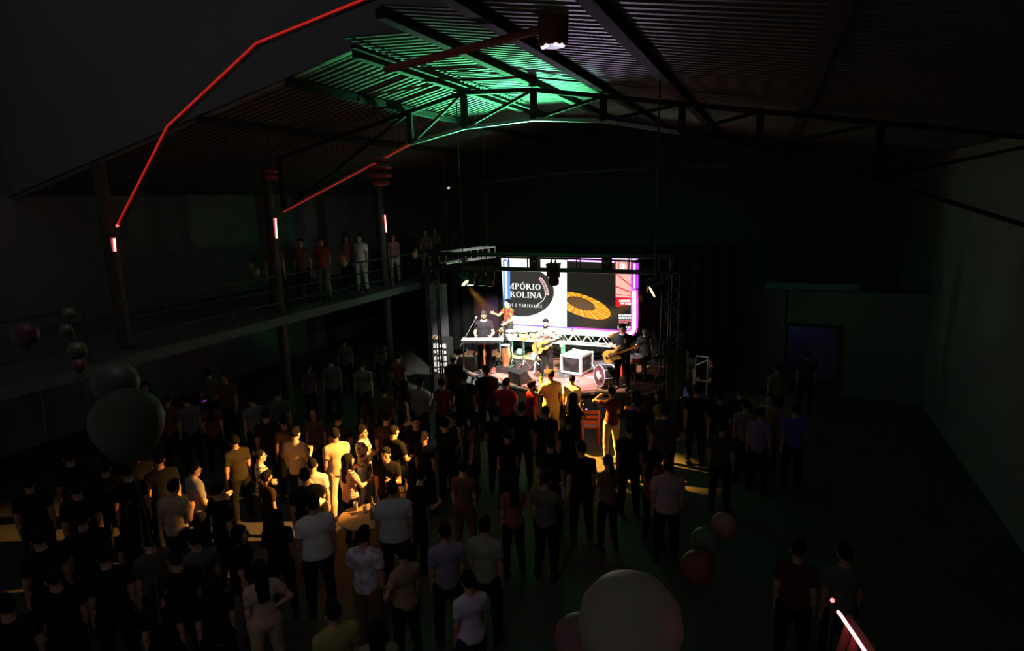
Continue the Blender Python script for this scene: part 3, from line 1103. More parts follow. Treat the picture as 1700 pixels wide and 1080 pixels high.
# ---- head, baked once (origin at the middle of the head, facing +Y)
def bake_head():
    f = Field((-.12, -.14, -.2), (.12, .15, .14), .0105)
    f.ell((0, -.012, .03), (.075, .093, .088), 0)
    f.ell((0, .022, -.045), (.057, .066, .074), .03)
    f.ell((0, .06, -.096), (.026, .022, .018), .02)
    for s_ in (-1, 1):
        f.ell((s_ * .045, .055, -.02), (.022, .024, .02), .015)
        f.ell((s_ * .031, .1, .006), (.017, .016, .012), .012, sub=True)
        f.ell((s_ * .078, -.006, -.012), (.011, .022, .032), .008)
    f.cap((0, .088, .008), (0, .107, -.026), .008, .013, .01)
    f.ell((0, .088, -.062), (.022, .011, .007), .006)
    f.cap((0, -.022, -.07), (0, -.03, -.2), .052, .056, .03)
    V, F = f.net()
    ch = [(V, F, 0)]
    mb = MB()
    for s_ in (-1, 1):
        mb.sphere((s_ * .031, .081, .006), .0125, 8, 6)
    ch.append((np.array(mb.v), mb.f, 1))
    mb = MB()
    for s_ in (-1, 1):
        mb.bar((s_ * .016, .093, .026), (s_ * .047, .084, .029), .008, .006)
    ch.append((np.array(mb.v), mb.f, 1))
    mb = MB().sphere((0, .096, -.062), (.02, .006, .005), 10, 6)
    ch.append((np.array(mb.v), mb.f, 2))
    return ch


def bake_hair(kind):
    f = Field((-.16, -.22, -.42), (.16, .24, .2), .014)
    if kind == 'buzz':
        f.ell((0, -.016, .034), (.0785, .096, .09), 0)
        f.plane((0, .062, .06), (0, 1, -.7)).plane((0, 0, -.045), (0, .1, -1))
    elif kind in ('short', 'cap'):
        f.ell((0, -.016, .04), (.085, .104, .097), 0)
        if kind == 'short':
            f.ell((0, .045, .105), (.06, .05, .028), .03)
        f.plane((0, .066, .062), (0, 1, -.8)).plane((0, 0, -.06), (0, -.15, -1))
    elif kind == 'curly':
        f.ell((0, -.02, .05), (.105, .12, .11), 0)
        f.plane((0, .07, .055), (0, 1, -.9)).plane((0, 0, -.09), (0, 0, -1))
        f.bumpy(.012, 75)
    elif kind == 'long':
        f.ell((0, -.018, .038), (.088, .106, .098), 0)
        f.plane((0, .062, .07), (0, 1, -.75))
        f.cap((0, -.075, .02), (0, -.105, -.32), .085, .075, .04, .6)
        for s_ in (-1, 1):
            f.cap((s_ * .072, -.015, .03), (s_ * .09, .01, -.24), .032, .026, .03)
    elif kind == 'bun':
        f.ell((0, -.016, .038), (.083, .101, .095), 0)
        f.plane((0, .06, .066), (0, 1, -.75)).plane((0, 0, -.06), (0, -.3, -1))
        f.ell((0, -.115, .07), (.05, .045, .05), .015)
    elif kind == 'pony':
        f.ell((0, -.016, .038), (.083, .101, .095), 0)
        f.plane((0, .06, .066), (0, 1, -.75)).plane((0, 0, -.06), (0, -.3, -1))
        f.cap((0, -.1, .06), (0, -.14, -.05), .03, .04, .02).cap((0, -.14, -.05), (0, -.12, -.25), .04, .015, .02)
    return [(*f.net(), 0)]


def bake_beard():
    f = Field((-.1, -.06, -.16), (.1, .14, .02), .011)
    f.ell((0, .022, -.054), (.069, .082, .084), 0)
    f.plane((0, .05, -.038), (0, .35, 1)).plane((0, .0, 0), (0, -1, 0))
    return [(*f.net(), 0)]


def bake_cap():
    f = Field((-.13, -.15, -.02), (.13, .26, .2), .012)
    f.ell((0, -.014, .045), (.094, .112, .1), 0)
    f.plane((0, 0, .045), (0, 0, -1))
    f.ell((0, .12, .052), (.085, .105, .011), .006)
    return [(*f.net(), 0)]


# ---- hand, baked (wrist at origin, fingers along +z, palm faces +y, thumb on +x)
def bake_hand(curl):
    f = Field((-.07, -.05, -.05), (.1, .14, .22), .0075)
    f.cap((0, 0, -.04), (0, 0, .03), .027, .03, .02, .75)
    f.cap((-.012, 0, .03), (-.01, 0, .078), .03, .034, .02, .42)
    f.cap((.014, 0, .03), (.014, 0, .08), .03, .03, .02, .42)
    for i, (x, L) in enumerate(((-.034, .062), (-.012, .078), (.011, .084), (.033, .076))):
        p = np.array((x, 0, .092 - abs(i - 1.7) * .005))
        a = .12
        for seg in range(3):
            a += curl * (.8 if seg == 0 else 1.0)
            q = p + L * (.44, .32, .26)[seg] * np.array((x * .35 * (1 if seg == 0 else .2), math.sin(a), math.cos(a)))
            f.cap(p, q, .0098 - seg * .0007, .0091 - seg * .0008, .004 if seg else .008)
            p = q
    p = np.array((.034, .008, .03))
    for seg, dd in enumerate(((.75, .25, .6), (.35, .2 + curl * .5, .8))):
        dd = np.array(dd) / np.linalg.norm(dd)
        q = p + dd * (.045, .036)[seg]
        f.cap(p, q, .0125 - seg * .0015, .011 - seg * .0025, .008)
        p = q
    return f.net()


HEAD = bake_head()
HAIRS = {k: np_mesh('hair_' + k, bake_hair(k), 1) for k in ('buzz', 'short', 'curly', 'long', 'bun', 'pony')}
HAIRS['beard'] = np_mesh('beard', bake_beard(), 1)
HAIRS['cap'] = np_mesh('cap', bake_cap(), 1)
HANDS = {'open': bake_hand(.12), 'relaxed': bake_hand(.42), 'grip': bake_hand(.95)}
_sf = Field((-.08, -.16, -.05), (.08, .2, .14), .013)
_sf.cap((0, -.05, .02), (0, .13, .015), .045, .04, .02, .8, (1, 0, 0)).cap((0, -.045, .05), (0, -.045, .09), .048, .05, .03)
_sf.plane((0, 0, -.012), (0, 0, -1)).plane((0, 0, .09), (0, 0, 1))
SHOE = np_mesh('shoe', [(*_sf.net(), 0)], 1)

ARMS = {
    'down': ((.12, .0, -1), (.02, .16, -1), 'relaxed'), 'drink': ((.14, .1, -1), (-.28, .85, .42), 'grip'),
    'cross': ((.16, .2, -1), (-.95, .42, .02), 'relaxed'), 'raise': ((.32, .3, .9), (-.12, .2, 1), 'open'),
    'phone': ((.12, .6, -.75), (-.28, .5, .8), 'grip'), 'hip': ((.6, -.15, -.8), (-.75, .3, -.5), 'relaxed'),
    'face': ((.25, .6, -.75), (-.5, .1, .85), 'grip'), 'table': ((.14, .5, -.85), (-.3, 1, .03), 'relaxed'),
    'talk': ((.2, .2, -1), (.12, 1, .12), 'open'), 'out': ((.75, .45, .12), (-.75, .6, .18), 'relaxed'),
    'keys': ((.24, .22, -.95), (-.22, .95, -.22), 'relaxed'), 'strum': ((.38, -.05, -.9), (-.72, .66, .02), 'relaxed'),
    'fret': ((.34, .22, -.9), (.3, .8, .52), 'grip'), 'stick': ((.22, .3, -.95), (-.12, .9, .32), 'grip'),
    'stickup': ((.3, .45, -.7), (.1, .5, .85), 'grip'), 'reach': ((.1, .75, -.55), (-.05, .9, .4), 'open'),
    'beat': ((.2, .1, -1), (-.1, .95, -.3), 'open'), 'dance': ((.7, .25, .25), (-.15, .35, .95), 'open'),
}
_pose = {}
SHDR = {}


def make_pose(key, sex, R, L, lean=0.0, hp=0.0, hy=0.0, sit=False, stance=.1, stride=0.0, sleeve='short', legs='long', wide=1.0, hres=.024):
    """builds shared meshes for one pose: body, shirt, trousers, and where hair and shoes sit"""
    if key in _pose:
        return _pose[key]
    fem = sex == 'f'
    hz = .47 if sit else .93
    hip = A_(0, 0, hz)
    cl, sn = math.cos(lean), math.sin(lean)
    rot = np.array(((1, 0, 0), (0, cl, sn), (0, -sn, cl)), np.float32)     # lean forward (+y)

    def up(p):
        return rot @ (np.array(p, np.float32) - A_(0, 0, .93)) + hip
    sh = (.15 if fem else .172) * (1 + (wide - 1) * .5)
    hw = .092
    chest, waist, pel = up((0, 0, 1.33)), up((0, 0, 1.1)), up((0, 0, .95))
    fwd = rot @ A_(0, 1, 0)
    neck = up((0, -.012, 1.46))
    headc = neck + rot @ A_(0, .03, .165)
    S_ = {s_: up((s_ * sh, -.01, 1.392)) for s_ in (1, -1)}
    E_, W_, D_, G_ = {}, {}, {}, {}
    for s_, arm in ((1, R), (-1, L)):
        u, f_, g = ARMS[arm]
        u, f_ = np.array(u, np.float32) * A_(s_, 1, 1), np.array(f_, np.float32) * A_(s_, 1, 1)
        u, f_ = rot @ (u / np.linalg.norm(u)), rot @ (f_ / np.linalg.norm(f_))
        E_[s_] = S_[s_] + u * (.27 if fem else .285)
        W_[s_] = E_[s_] + f_ * (.235 if fem else .25)
        D_[s_], G_[s_] = f_, g
    K_, AN_ = {}, {}
    for s_ in (1, -1):
        h0 = hip + A_(s_ * hw, 0, -.02)
        if sit:
            K_[s_] = h0 + A_(s_ * .05, .43, .03)
            AN_[s_] = K_[s_] + A_(0, -.03, -.40)
            AN_[s_][2] = .085
        else:
            K_[s_] = A_(s_ * (hw + stance * .3), .03 + s_ * stride * .5, .5)
            AN_[s_] = A_(s_ * (hw + stance * .5), -.02 + s_ * stride, .085)
    tr = wide

    def torso(f, off, k=.05):
        f.cap(pel + A_(-.055, 0, -.01), pel + A_(.055, 0, -.01), .118 * (1.06 if fem else 1) * tr, .118 * (1.06 if fem else 1) * tr, k, .84, fwd, off)
        f.cap(pel, waist, .125 * tr, (.105 if fem else .13) * tr, k, .78, fwd, off)
        f.cap(waist, chest, (.105 if fem else .13) * tr, (.128 if fem else .15) * tr, k, .72, fwd, off)
        f.cap(chest + rot @ A_(-sh * .5, 0, .005), chest + rot @ A_(sh * .5, 0, .005), .10 * tr, .10 * tr, k, .9, fwd, off)
        if fem:
            for s_ in (-1, 1):
                b = chest + rot @ A_(s_ * .07, .075, -.03)
                f.cap(b, b + A_(0, .001, 0), .06, .06, .04, 1, fwd, off)
        for s_ in (-1, 1):
            f.cap(neck + rot @ A_(s_ * .03, 0, -.01), S_[s_], .046, .05, k, 1, fwd, off)

    def arm(f, s_, off, a=0.0, b=1.0, k=.03):
        ar = .85 if fem else 1.0
        f.cap(S_[s_], E_[s_], .056 * ar, .041 * ar, k, 1, fwd, off)
        f.cap(E_[s_], W_[s_], .042 * ar, .028 * ar, .02, 1, fwd, off)

    def leg(f, s_, off, k=.04, w=1.0):
        h0 = hip + A_(s_ * hw, 0, -.02)
        f.cap(h0, K_[s_], .098 * w, .06 * w, k, 1, fwd, off)
        f.cap(K_[s_], K_[s_] * .6 + AN_[s_] * .4, .06 * w, .056 * w, .02, 1, fwd, off)
        f.cap(K_[s_] * .6 + AN_[s_] * .4, AN_[s_], .056 * w, .037 * w, .02, 1, fwd, off)

    pts = np.array([headc, neck, *S_.values(), *E_.values(), *W_.values(), *K_.values(), *AN_.values(), pel])
    lo, hi = pts.min(0) - .24, pts.max(0) + .24
    f = Field(lo, hi, hres)
    torso(f, 0)
    for s_ in (1, -1):
        arm(f, s_, 0)
        leg(f, s_, 0)
        f.cap(AN_[s_] + A_(0, -.02, -.04), AN_[s_] + A_(0, .12, -.05), .04, .03, .02)
    f.cap(neck - rot @ A_(0, 0, .06), headc - rot @ A_(0, .02, .08), .062, .055, .03)
    ch = [(*f.net(), 0)]
    cy, sy, cp, sp = math.cos(hy), math.sin(hy), math.cos(hp), math.sin(hp)
    HR = np.array(((cy, -sy, 0), (sy, cy, 0), (0, 0, 1))) @ np.array(((1, 0, 0), (0, cp, sp), (0, -sp, cp)))
    HR = rot.astype(float) @ HR if abs(lean) < .3 else np.array(((cy, -sy, 0), (sy, cy, 0), (0, 0, 1))) @ np.array(((1, 0, 0), (0, math.cos(hp + lean * .5), math.sin(hp + lean * .5)), (0, -math.sin(hp + lean * .5), math.cos(hp + lean * .5))))
    for V, F, mi in HEAD:
        ch.append((xf(V, HR, headc), F, mi))
    for s_ in (1, -1):
        z = D_[s_].astype(float)
        inn = np.array((-s_ * 1.0, .25, -.15))
        y_ = inn - z * (inn @ z)
        if np.linalg.norm(y_) < .3:
            inn = np.array((0, .2, -1.0))
            y_ = inn - z * (inn @ z)
        y_ /= np.linalg.norm(y_)
        x_ = np.cross(y_, z)
        # thumb forward/up
        want = np.array((0, .8, .6))
        M = np.stack((x_, y_, z), 1)
        flip = x_ @ want < 0
        V, F = HANDS[G_[s_]]
        V = np.array(V)
        if flip:
            V = V * np.array((-1, 1, 1))
            F = [q[::-1] for q in F]
        ch.append((xf(V, M, W_[s_]), F, 0))
    body = np_mesh('body_' + key, ch, 3)
    # shirt
    f = Field(lo, hi, hres)
    torso(f, .012 if not fem else .009)
    f.cap(waist, up((0, 0, .84)), (.118 if fem else .143) * tr, (.158 if fem else .165) * tr, .05, .80, fwd, .004)
    for s_ in (1, -1):
        ar = .85 if fem else 1.0
        if sleeve == 'short':
            e = S_[s_] * .38 + E_[s_] * .62
            f.cap(S_[s_], E_[s_], .054 * ar, .052 * ar, .03, 1, fwd, .013, (e, E_[s_] - S_[s_]))
        elif sleeve == 'long':
            f.cap(S_[s_], E_[s_], .058 * ar, .045 * ar, .03, 1, fwd, .013)
            e = E_[s_] * .08 + W_[s_] * .92
            f.cap(E_[s_], W_[s_], .046 * ar, .034 * ar, .02, 1, fwd, .012, (e, W_[s_] - E_[s_]))
    f.plane(up((0, 0, .88 if not sit else .93)), rot @ A_(0, 0, -1))
    f.plane(neck + rot @ A_(0, .03, .035), rot @ A_(0, .55, 1))
    shirt = np_mesh('shirt_' + key, [(*f.net(), 0)], 1)
    f = Field(lo, hi, hres)
    if legs == 'dress':
        f.cap(pel, hip + A_(0, 0, -.36), .135, .2, .03, .85, (0, 1, 0), .01)
        f.plane(hip + A_(0, 0, -.42), (0, 0, -1))
    else:
        f.cap(pel + A_(-.055, 0, -.01), pel + A_(.055, 0, -.01), .118 * tr, .118 * tr, .04, .84, fwd, .006)
        for s_ in (1, -1):
            leg(f, s_, .008 if fem else .016, .04)
        if legs == 'short':
            f.plane(A_(0, 0, .46 if not sit else .2), (0, 0, -1))
        else:
            f.plane(A_(0, 0, .075), (0, 0, -1))
    f.plane(up((0, 0, 1.0)), rot @ A_(0, 0, 1))
    trs = np_mesh('trousers_' + key, [(*f.net(), 0)], 1)
    M = Matrix(HR.tolist()).to_4x4()
    M.translation = Vector(headc.tolist())
    shoes = []
    for s_ in (1, -1):
        m = Matrix.Rotation(-s_ * .12, 4, 'Z')
        m.translation = Vector((float(AN_[s_][0]), float(AN_[s_][1]) + .02, float(AN_[s_][2]) - .07))
        shoes.append(m)
    _pose[key] = dict(body=body, shirt=shirt, trs=trs, head=M, shoes=shoes, top=float(headc[2]) + .128,
                      W={k: v.tolist() for k, v in W_.items()}, D={k: v.tolist() for k, v in D_.items()}, G=G_)
    return _pose[key]


SKINS = {'l': (.62, .36, .25), 'm': (.45, .24, .15), 'd': (.24, .12, .075)}
for k, c in SKINS.items():
    mat('skin_' + k, c, .5, 0, .06, 20)
M_EYE = mat('eye_dark', (.02, .015, .012), .25)
M_LIP = mat('lips', (.40, .14, .12), .5)
HAIRC = {'k': mat('hair_black', (.007, .006, .005), .85, 0, .3, 60, .2, spec=.12), 'b': mat('hair_brown', (.05, .028, .016), .85, 0, .3, 60, .2, spec=.12), 'g': mat('hair_grey', (.035, .033, .031), .85, 0, .3, 60, .2, spec=.12),
         'bl': mat('hair_blond', (.35, .22, .09), .85, 0, .3, 60, .2, spec=.12)}


def slot(o, *ms):
    for i, m in enumerate(ms):
        o.material_slots[i].link = 'OBJECT'
        o.material_slots[i].material = m


def cloth(c):
    if not isinstance(c, tuple):
        return c
    return mat('cloth_%.3f_%.3f_%.3f' % c, c, .9, 0, .18, 7, .3, spec=.08)


def person(label, pose, sex, loc, rz, H=1.72, hair='short', hc='k', skin='m', shirt=(.03, .03, .03), trs=(.03, .03, .04), shoe=(.03, .03, .03), beard=False, cap=None, group=None, **kw):
    """pose = (right arm, left arm) + options"""
    R, L = pose
    key = '_'.join([sex, R, L] + ['%s%s' % (k, v) for k, v in sorted(kw.items())])
    P = make_pose(key, sex, R, L, **kw)
    s_ = H / 1.752
    o = bpy.data.objects.new('person', P['body'])
    col.objects.link(o)
    o.location = loc
    o.rotation_euler = (0, 0, rz)
    o.scale = (s_, s_, s_)
    slot(o, mat('skin_' + skin, SKINS[skin]), M_EYE, M_LIP)
    tag(o, label, 'person', group or 'concert crowd')

    def child(name, me, m, mx=None):
        c = bpy.data.objects.new(name, me)
        col.objects.link(c)
        c.parent = o
        if mx is not None:
            c.matrix_local = mx
        slot(c, m)
        return c
    if hair:
        child('hair', HAIRS[hair], HAIRC[hc], P['head'])
    if beard:
        child('beard', HAIRS['beard'], HAIRC[hc], P['head'])
    if cap:
        child('cap', HAIRS['cap'], cloth(cap), P['head'])
    child('shirt', P['shirt'], cloth(shirt))
    child('trousers' if kw.get('legs') != 'dress' else 'skirt', P['trs'], cloth(trs))
    for m in P['shoes']:
        child('shoe', SHOE, cloth(shoe), m)
    return o, P, s_


def hand_world(o, P, s_, side):
    """middle of the grip and the forearm direction, in the hall"""
    rz = o.rotation_euler.z
    R = Matrix.Rotation(rz, 3, 'Z')
    w_, d_ = Vector(P['W'][side]), Vector(P['D'][side])
    return Vector(o.location) + R @ ((w_ + d_ * .075) * s_), R @ d_


# ================================================================== INSTRUMENTS
def local(root_loc, rz):
    return Matrix.Translation(root_loc) @ Matrix.Rotation(rz, 4, 'Z')


def guitar_frame(o, s_, c, neck):
    """matrix: x along the neck, z out of the front, placed in the player's frame"""
    M = Matrix.Translation(o.location) @ Matrix.Rotation(o.rotation_euler.z, 4, 'Z')
    x = Vector(neck).normalized()
    z = Vector((0, 1, .12))
    z = (z - x * z.dot(x)).normalized()
    y = z.cross(x)
    B = Matrix(((x.x, y.x, z.x, c[0]), (x.y, y.y, z.y, c[1]), (x.z, y.z, z.z, c[2]), (0, 0, 0, 1)))
    return M @ B


def acoustic_guitar(label, M):
    t = thing('acoustic_guitar', label, 'guitar')
    t.matrix_world = M
    out = []
    for i in range(40):
        a = 2 * math.pi * i / 40
        x = .25 * math.cos(a)
        wv = .185 if x < -.02 else .15
        waist = .045 * math.exp(-((x - .03) / .075) ** 2)
        y_ = (wv - waist) * math.copysign(abs(math.sin(a)) ** .75, math.sin(a))
        out.append((x - .05, y_))
    wood = mat('guitar_wood', (.62, .27, .06), .3, 0, .2, 12, coat=.4)
    MB().prism(out, Matrix(), .1).build('body', [mat('guitar_side', (.28, .1, .03), .35)], t)
    MB().prism(out, Matrix.Translation((0, 0, .052)), .006).build('top', wood, t)
    MB().lathe([(.052, .056), (.052, .058), (.001, .0585)], (.03, 0, 0), None, 20).build('sound_hole', MATTE, t)
    MB().lathe([(.064, .0555), (.064, .0562), (.001, .0565)], (.03, 0, 0), None, 20).build('rosette', mat('rosette', (.1, .05, .02), .5), t)
    MB().box((-.15, 0, .062), (.035, .16, .014)).build('bridge', mat('bridge_wood', (.08, .04, .02), .5), t)
    MB().bar((.14, 0, .05), (.52, 0, .05), .055, .026, upv=(0, 0, 1)).build('neck', mat('neck_wood', (.2, .1, .05), .4), t)
    MB().bar((.1, 0, .066), (.52, 0, .066), .052, .006).build('fingerboard', mat('fretboard', (.04, .025, .02), .4), t)
    h = MB().box((.61, 0, .045), (.17, .075, .02)).build('headstock', mat('headstock', (.02, .018, .016), .3), t)
    for k in range(3):
        for s_ in (-1, 1):
            MB().lathe([(.008, 0), (.008, .03), (.013, .03), (.013, .042)], (.56 + k * .05, s_ * .038, .045), Matrix.Rotation(-s_ * math.pi / 2, 3, 'X'), 8).build('tuning_peg', CHROME, h)
    st = MB()
    for k in range(6):
        st.bar((-.15, -.022 + .009 * k, .073), (.54, -.018 + .007 * k, .073), .0018, .0018)
    st.build('strings', CHROME, t)
    return t


def bass_guitar(label, M):
    t = thing('bass_guitar', label, 'bass guitar')
    t.matrix_world = M
    out = [(-.3, .02), (-.29, .12), (-.2, .18), (-.09, .17), (.0, .12), (.07, .125), (.17, .17), (.25, .155), (.2, .11), (.13, .06), (.13, -.06), (.16, -.1), (.19, -.13), (.14, -.16), (.05, -.13), (-.04, -.12), (-.14, -.17), (-.24, -.16), (-.3, -.08)]
    MB().prism(out, Matrix(), .045).build('body', mat('bass_orange', (.55, .24, .035), .25, 0, .25, 10, coat=.6), t)
    MB().prism([(x * .55 + .02, y * .6 - .015) for x, y in out], Matrix.Translation((0, 0, .025)), .004).build('pickguard', mat('pickguard', (.12, .05, .02), .4), t)
    for x in (-.08, .03):
        MB().box((x, 0, .032), (.03, .09, .016)).build('pickup', BLACK, t)
    MB().box((-.2, 0, .032), (.05, .075, .016)).build('bridge', CHROME, t)
    for k in range(3):
        MB().lathe([(.012, 0), (.011, .018)], (-.14 + .06 * k, -.1, .024), None, 10).build('knob', CHROME, t)
    MB().bar((.1, 0, .018), (.78, 0, .018), .058, .028).build('neck', mat('neck_wood', (.2, .1, .05), .4), t)
    MB().bar((.08, 0, .035), (.78, 0, .035), .056, .007).build('fingerboard', mat('fretboard', (.04, .025, .02), .4), t)
    h = MB().prism([(.77, -.03), (.8, .04), (.98, .06), (1.0, .02), (.96, -.03)], Matrix.Translation((0, 0, .012)), .02).build('headstock', mat('neck_wood2', (.16, .08, .04), .4), t)
    for k in range(4):
        MB().lathe([(.01, 0), (.01, .03), (.018, .03), (.018, .05)], (.82 + k * .045, .05, .012), Matrix.Rotation(-math.pi / 2, 3, 'X'), 8).build('tuning_peg', CHROME, h)
    st = MB()
    for k in range(4):
        st.bar((-.2, -.021 + .014 * k, .043), (.8, -.015 + .01 * k, .041), .003, .003)
    st.build('strings', CHROME, t)
    return t


def mic_stand(label, loc, top, mic_tgt, boom=True, pole=STEEL):
    loc = Vector(loc)
    t = thing('microphone_stand', label, 'microphone stand', loc, 0, 'microphone stands on the stage')
    for k in range(3):
        a = math.radians(30 + 120 * k)
        l = MB().tube([(0, 0, .1), (.19 * math.cos(a), .19 * math.sin(a), .012)], .009, 6).build('leg', STEEL, t)
        MB().sphere((.19 * math.cos(a), .19 * math.sin(a), .014), .014, 6, 5).build('foot', RUBBER, l)
    MB().tube([(0, 0, .06), (0, 0, top)], .011, 8).build('pole', pole, t)
    MB().lathe([(.02, 0), (.02, .06)], (0, 0, top * .55), None, 8).build('clutch', BLACK, t)
    g = Vector(mic_tgt) - loc
    d = (g - Vector((0, 0, top))).normalized()
    if boom:
        MB().tube([Vector((0, 0, top)) - d * .2, g], .008, 6).build('boom_arm', pole, t)
    m = MB().lathe([(.011, -.19), (.017, -.06), (.02, -.04)], g, d.to_track_quat('Z', 'Y').to_matrix(), 10).build('microphone', mat('mic_body', (.35, .35, .36), .35, .6), t, True)
    MB().sphere(g + d * 0.0, .028, 10, 8).build('mic_grille', mat('mic_grille', (.6, .6, .6), .4, .7), m, True)
    return t


# --------------------------------------------------------------- the band
def view_rz(p, a):
    return math.atan2(-p[0], p[1]) + math.radians(a)


BAND = 'band on the stage'
# keyboard player
kp = Vector((-7.62, 15.62, SZ))
o, P, s_ = person('stocky keyboard player with grey-streaked hair, dark T-shirt and beard, looking down', ('keys', 'keys'), 'm', kp, view_rz(kp, 172), 1.84, 'short', 'g', 'l',
                  (.028, .025, .031), (.008, .008, .009), beard=True, group=BAND, hp=.42, wide=1.22, hres=.018)
HAIRC_K = HAIRC['k']
for c in o.children:
    if c.name.startswith('beard'):
        slot(c, HAIRC['k'])
fwd = Vector((-math.sin(o.rotation_euler.z), math.cos(o.rotation_euler.z), 0))
kb = kp + fwd * .46
kbz = at(805, 560, Y=kb.y).z - SZ
kbz = 1.0 * s_
kt = thing('stage_keyboard', 'long electric keyboard before the player at stage left', 'keyboard', (kb.x, kb.y, SZ + kbz), o.rotation_euler.z)
MB().box((0, 0, 0), (1.16, .3, .08)).build('case', mat('kb_dark', (.03, .03, .032), .4, .2), kt)
MB().box((0, .13, .05), (1.16, .03, .03)).build('rear_panel', WHITEP, kt)
wk = MB()
MB().box((0, .153, -.005), (1.17, .012, .07)).build('rear_trim', BLACK, kt)
for k in range(44):
    MB().box((-.5 + k * 1.0 / 43, -.085, .045), (.0215, .13, .016)).build('white_key', WHITEP, kt)
for k in range(43):
    if k % 7 not in (2, 6):
        MB().box((-.5 + (k + .5) * 1.0 / 43, -.06, .058), (.012, .08, .014)).build('black_key', BLACK, kt)
for k in range(5):
    MB().lathe([(.012, .04), (.01, .06)], (-.45 + k * .06, .06, 0), None, 8).build('knob', BLACK, kt)
for x in (-.565, .565):
    MB().box((x, 0, .01), (.04, .31, .1)).build('end_cheek', WHITEP, kt)
ks = thing('keyboard_stand', 'column keyboard stand with a red-orange pole below the keyboard', 'stand', (kb.x, kb.y, SZ), o.rotation_euler.z)
MB().tube([(-.04, 0, .05), (-.04, 0, kbz - .05)], .026, 10).build('column', mat('stand_orange', (.75, .16, .05), .4), ks, True)
MB().box((-.04, 0, kbz - .06), (.7, .06, .03)).build('arm', STEEL, ks)
for x in (-.3, .22):
    MB().box((x, 0, kbz - .05), (.04, .3, .025)).build('arm', STEEL, ks)
for s2 in (-1, 1):
    MB().bar((-.04, -.02, .05), (-.04 + s2 * .32, .25, .02), .04, .03).build('foot', STEEL, ks)
    MB().bar((-.04, .02, .05), (-.04 + s2 * .32, -.25, .02), .04, .03).build('foot', STEEL, ks)
mg = at(790, 527, Y=15.15)
mb_ = at(772, 618, Y=15.35)
mic_stand('tall microphone stand with boom reaching to the keyboard player', (mb_.x, 15.3, SZ), .95, (mg.x, 15.18, mg.z), True, ALU)

# percussionist
pp = at(843, 497, Y=16.62)
pp = Vector((pp.x, 16.62, PRZ))
o, P, s_ = person('smiling percussionist in a red and yellow tropical shirt, one hand lifted', ('reach', 'beat'), 'm', pp, view_rz(pp, 128), at(843, 496, Y=16.62).z - PRZ, 'short', 'k', 'l',
                  pattern('tropical_print', [(.22, .01, .03), (.32, .12, .01), (.04, .09, .02), (.26, .02, .035), (.36, .24, .03), (.24, .06, .012)], 16), (.03, .03, .035), group=BAND, hres=.018)

# singer with guitar
sp_ = Vector((-5.62, 15.42, SZ))
o, P, s_ = person('singer with cropped dark hair in a pale printed shirt playing acoustic guitar', ('strum', 'fret'), 'm', sp_, view_rz(sp_, 176), 1.74, 'short', 'k', 'l',
                  pattern('pale_print', [(.34, .29, .25), (.38, .34, .31), (.13, .08, .05), (.36, .31, .28), (.04, .03, .02)], 15), (.022, .02, .022), beard=True, group=BAND, hp=.12, hres=.018)
SINGER = o
gx = acoustic_guitar('orange-brown acoustic guitar held by the singer, neck up to the right', guitar_frame(o, s_, (.08, .19, 1.02), (-.95, .1, .42)))
# strap over the shoulder
stp = MB()
R_ = Matrix.Rotation(o.rotation_euler.z, 3, 'Z')
pts = [(.3, .16, .98), (.12, .165, 1.16), (-.06, .16, 1.34), (-.13, .07, 1.475), (-.12, -.06, 1.44), (0, -.17, 1.25)]
for a, b in zip(pts, pts[1:]):
    stp.bar(Vector(a), Vector(b), .055, .008, upv=(0, 1, .3))
strap = stp.build('guitar_strap', mat('strap_red', (.45, .12, .1), .7))
strap.location = o.location
strap.rotation_euler = o.rotation_euler
tag(strap, 'reddish strap crossing the singer\'s chest to the guitar', 'strap')
mw = sp_ + Vector((.05, -.5, 0))
p = at(903, 548, Y=15.0)
mic_stand('dark microphone stand right before the singer\'s mouth', (-5.72, 14.95, SZ), 1.2, (-5.55, 15.17, SZ + 1.5), True)

# bass player
bp_ = Vector((-3.42, 15.22, SZ))
o, P, s_ = person('bass player in black T-shirt with a small chest emblem, head turned aside', ('strum', 'fret'), 'm', bp_, view_rz(bp_, 165), 1.78, 'short', 'k', 'm',
                  (.016, .016, .018), (.012, .012, .014), group=BAND, wide=1.15, hy=.9, hres=.018)
BASSIST = o
bass_guitar('orange-brown bass guitar slung low, neck rising to the right', guitar_frame(o, s_, (.16, .26, .98), (-.92, .12, .46)))
em = thing('shirt_emblem', 'small yellow and red badge on the bass player\'s black shirt', 'emblem', o.location, o.rotation_euler.z)
MB().box((-.1, .145, 1.36), (.05, .008, .12)).build('badge', mat('badge_y', (.75, .62, .3), .6), em)
MB().box((-.1, .15, 1.37), (.035, .006, .04)).build('stripe', mat('badge_r', (.7, .1, .1), .6), em)

# drummer, seated behind the kit
dpos = at(1072, 543, Y=16.35)
drz = SZ + .2
dp_ = Vector((dpos.x, 16.35, drz))
o, P, s_ = person('drummer in black shirt seated behind the drum kit, one stick raised', ('stick', 'stickup'), 'm', dp_, view_rz(dp_, 158), 1.74, 'short', 'k', 'l',
                  (.018, .017, .018), (.015, .015, .018), group=BAND, sit=True, hres=.02)
DRUMMER = (o, P, s_)
rd_ = thing('drum_riser', 'small dark riser under the drummer', 'riser', (dp_.x - .02, dp_.y + .22, SZ))
MB().box((0, 0, .09), (1.2, .8, .18)).build('body', M_FASC, rd_)
MB().box((0, 0, .19), (1.24, .84, .02)).build('top', M_DECK, rd_)
th_ = thing('drum_throne', 'round black drum stool under the drummer', 'stool', (dp_.x, dp_.y + .02, drz))
MB().lathe([(.15, .34), (.17, .36), (.17, .42), (.14, .435)], n=16).build('seat', BLACK, th_, True)
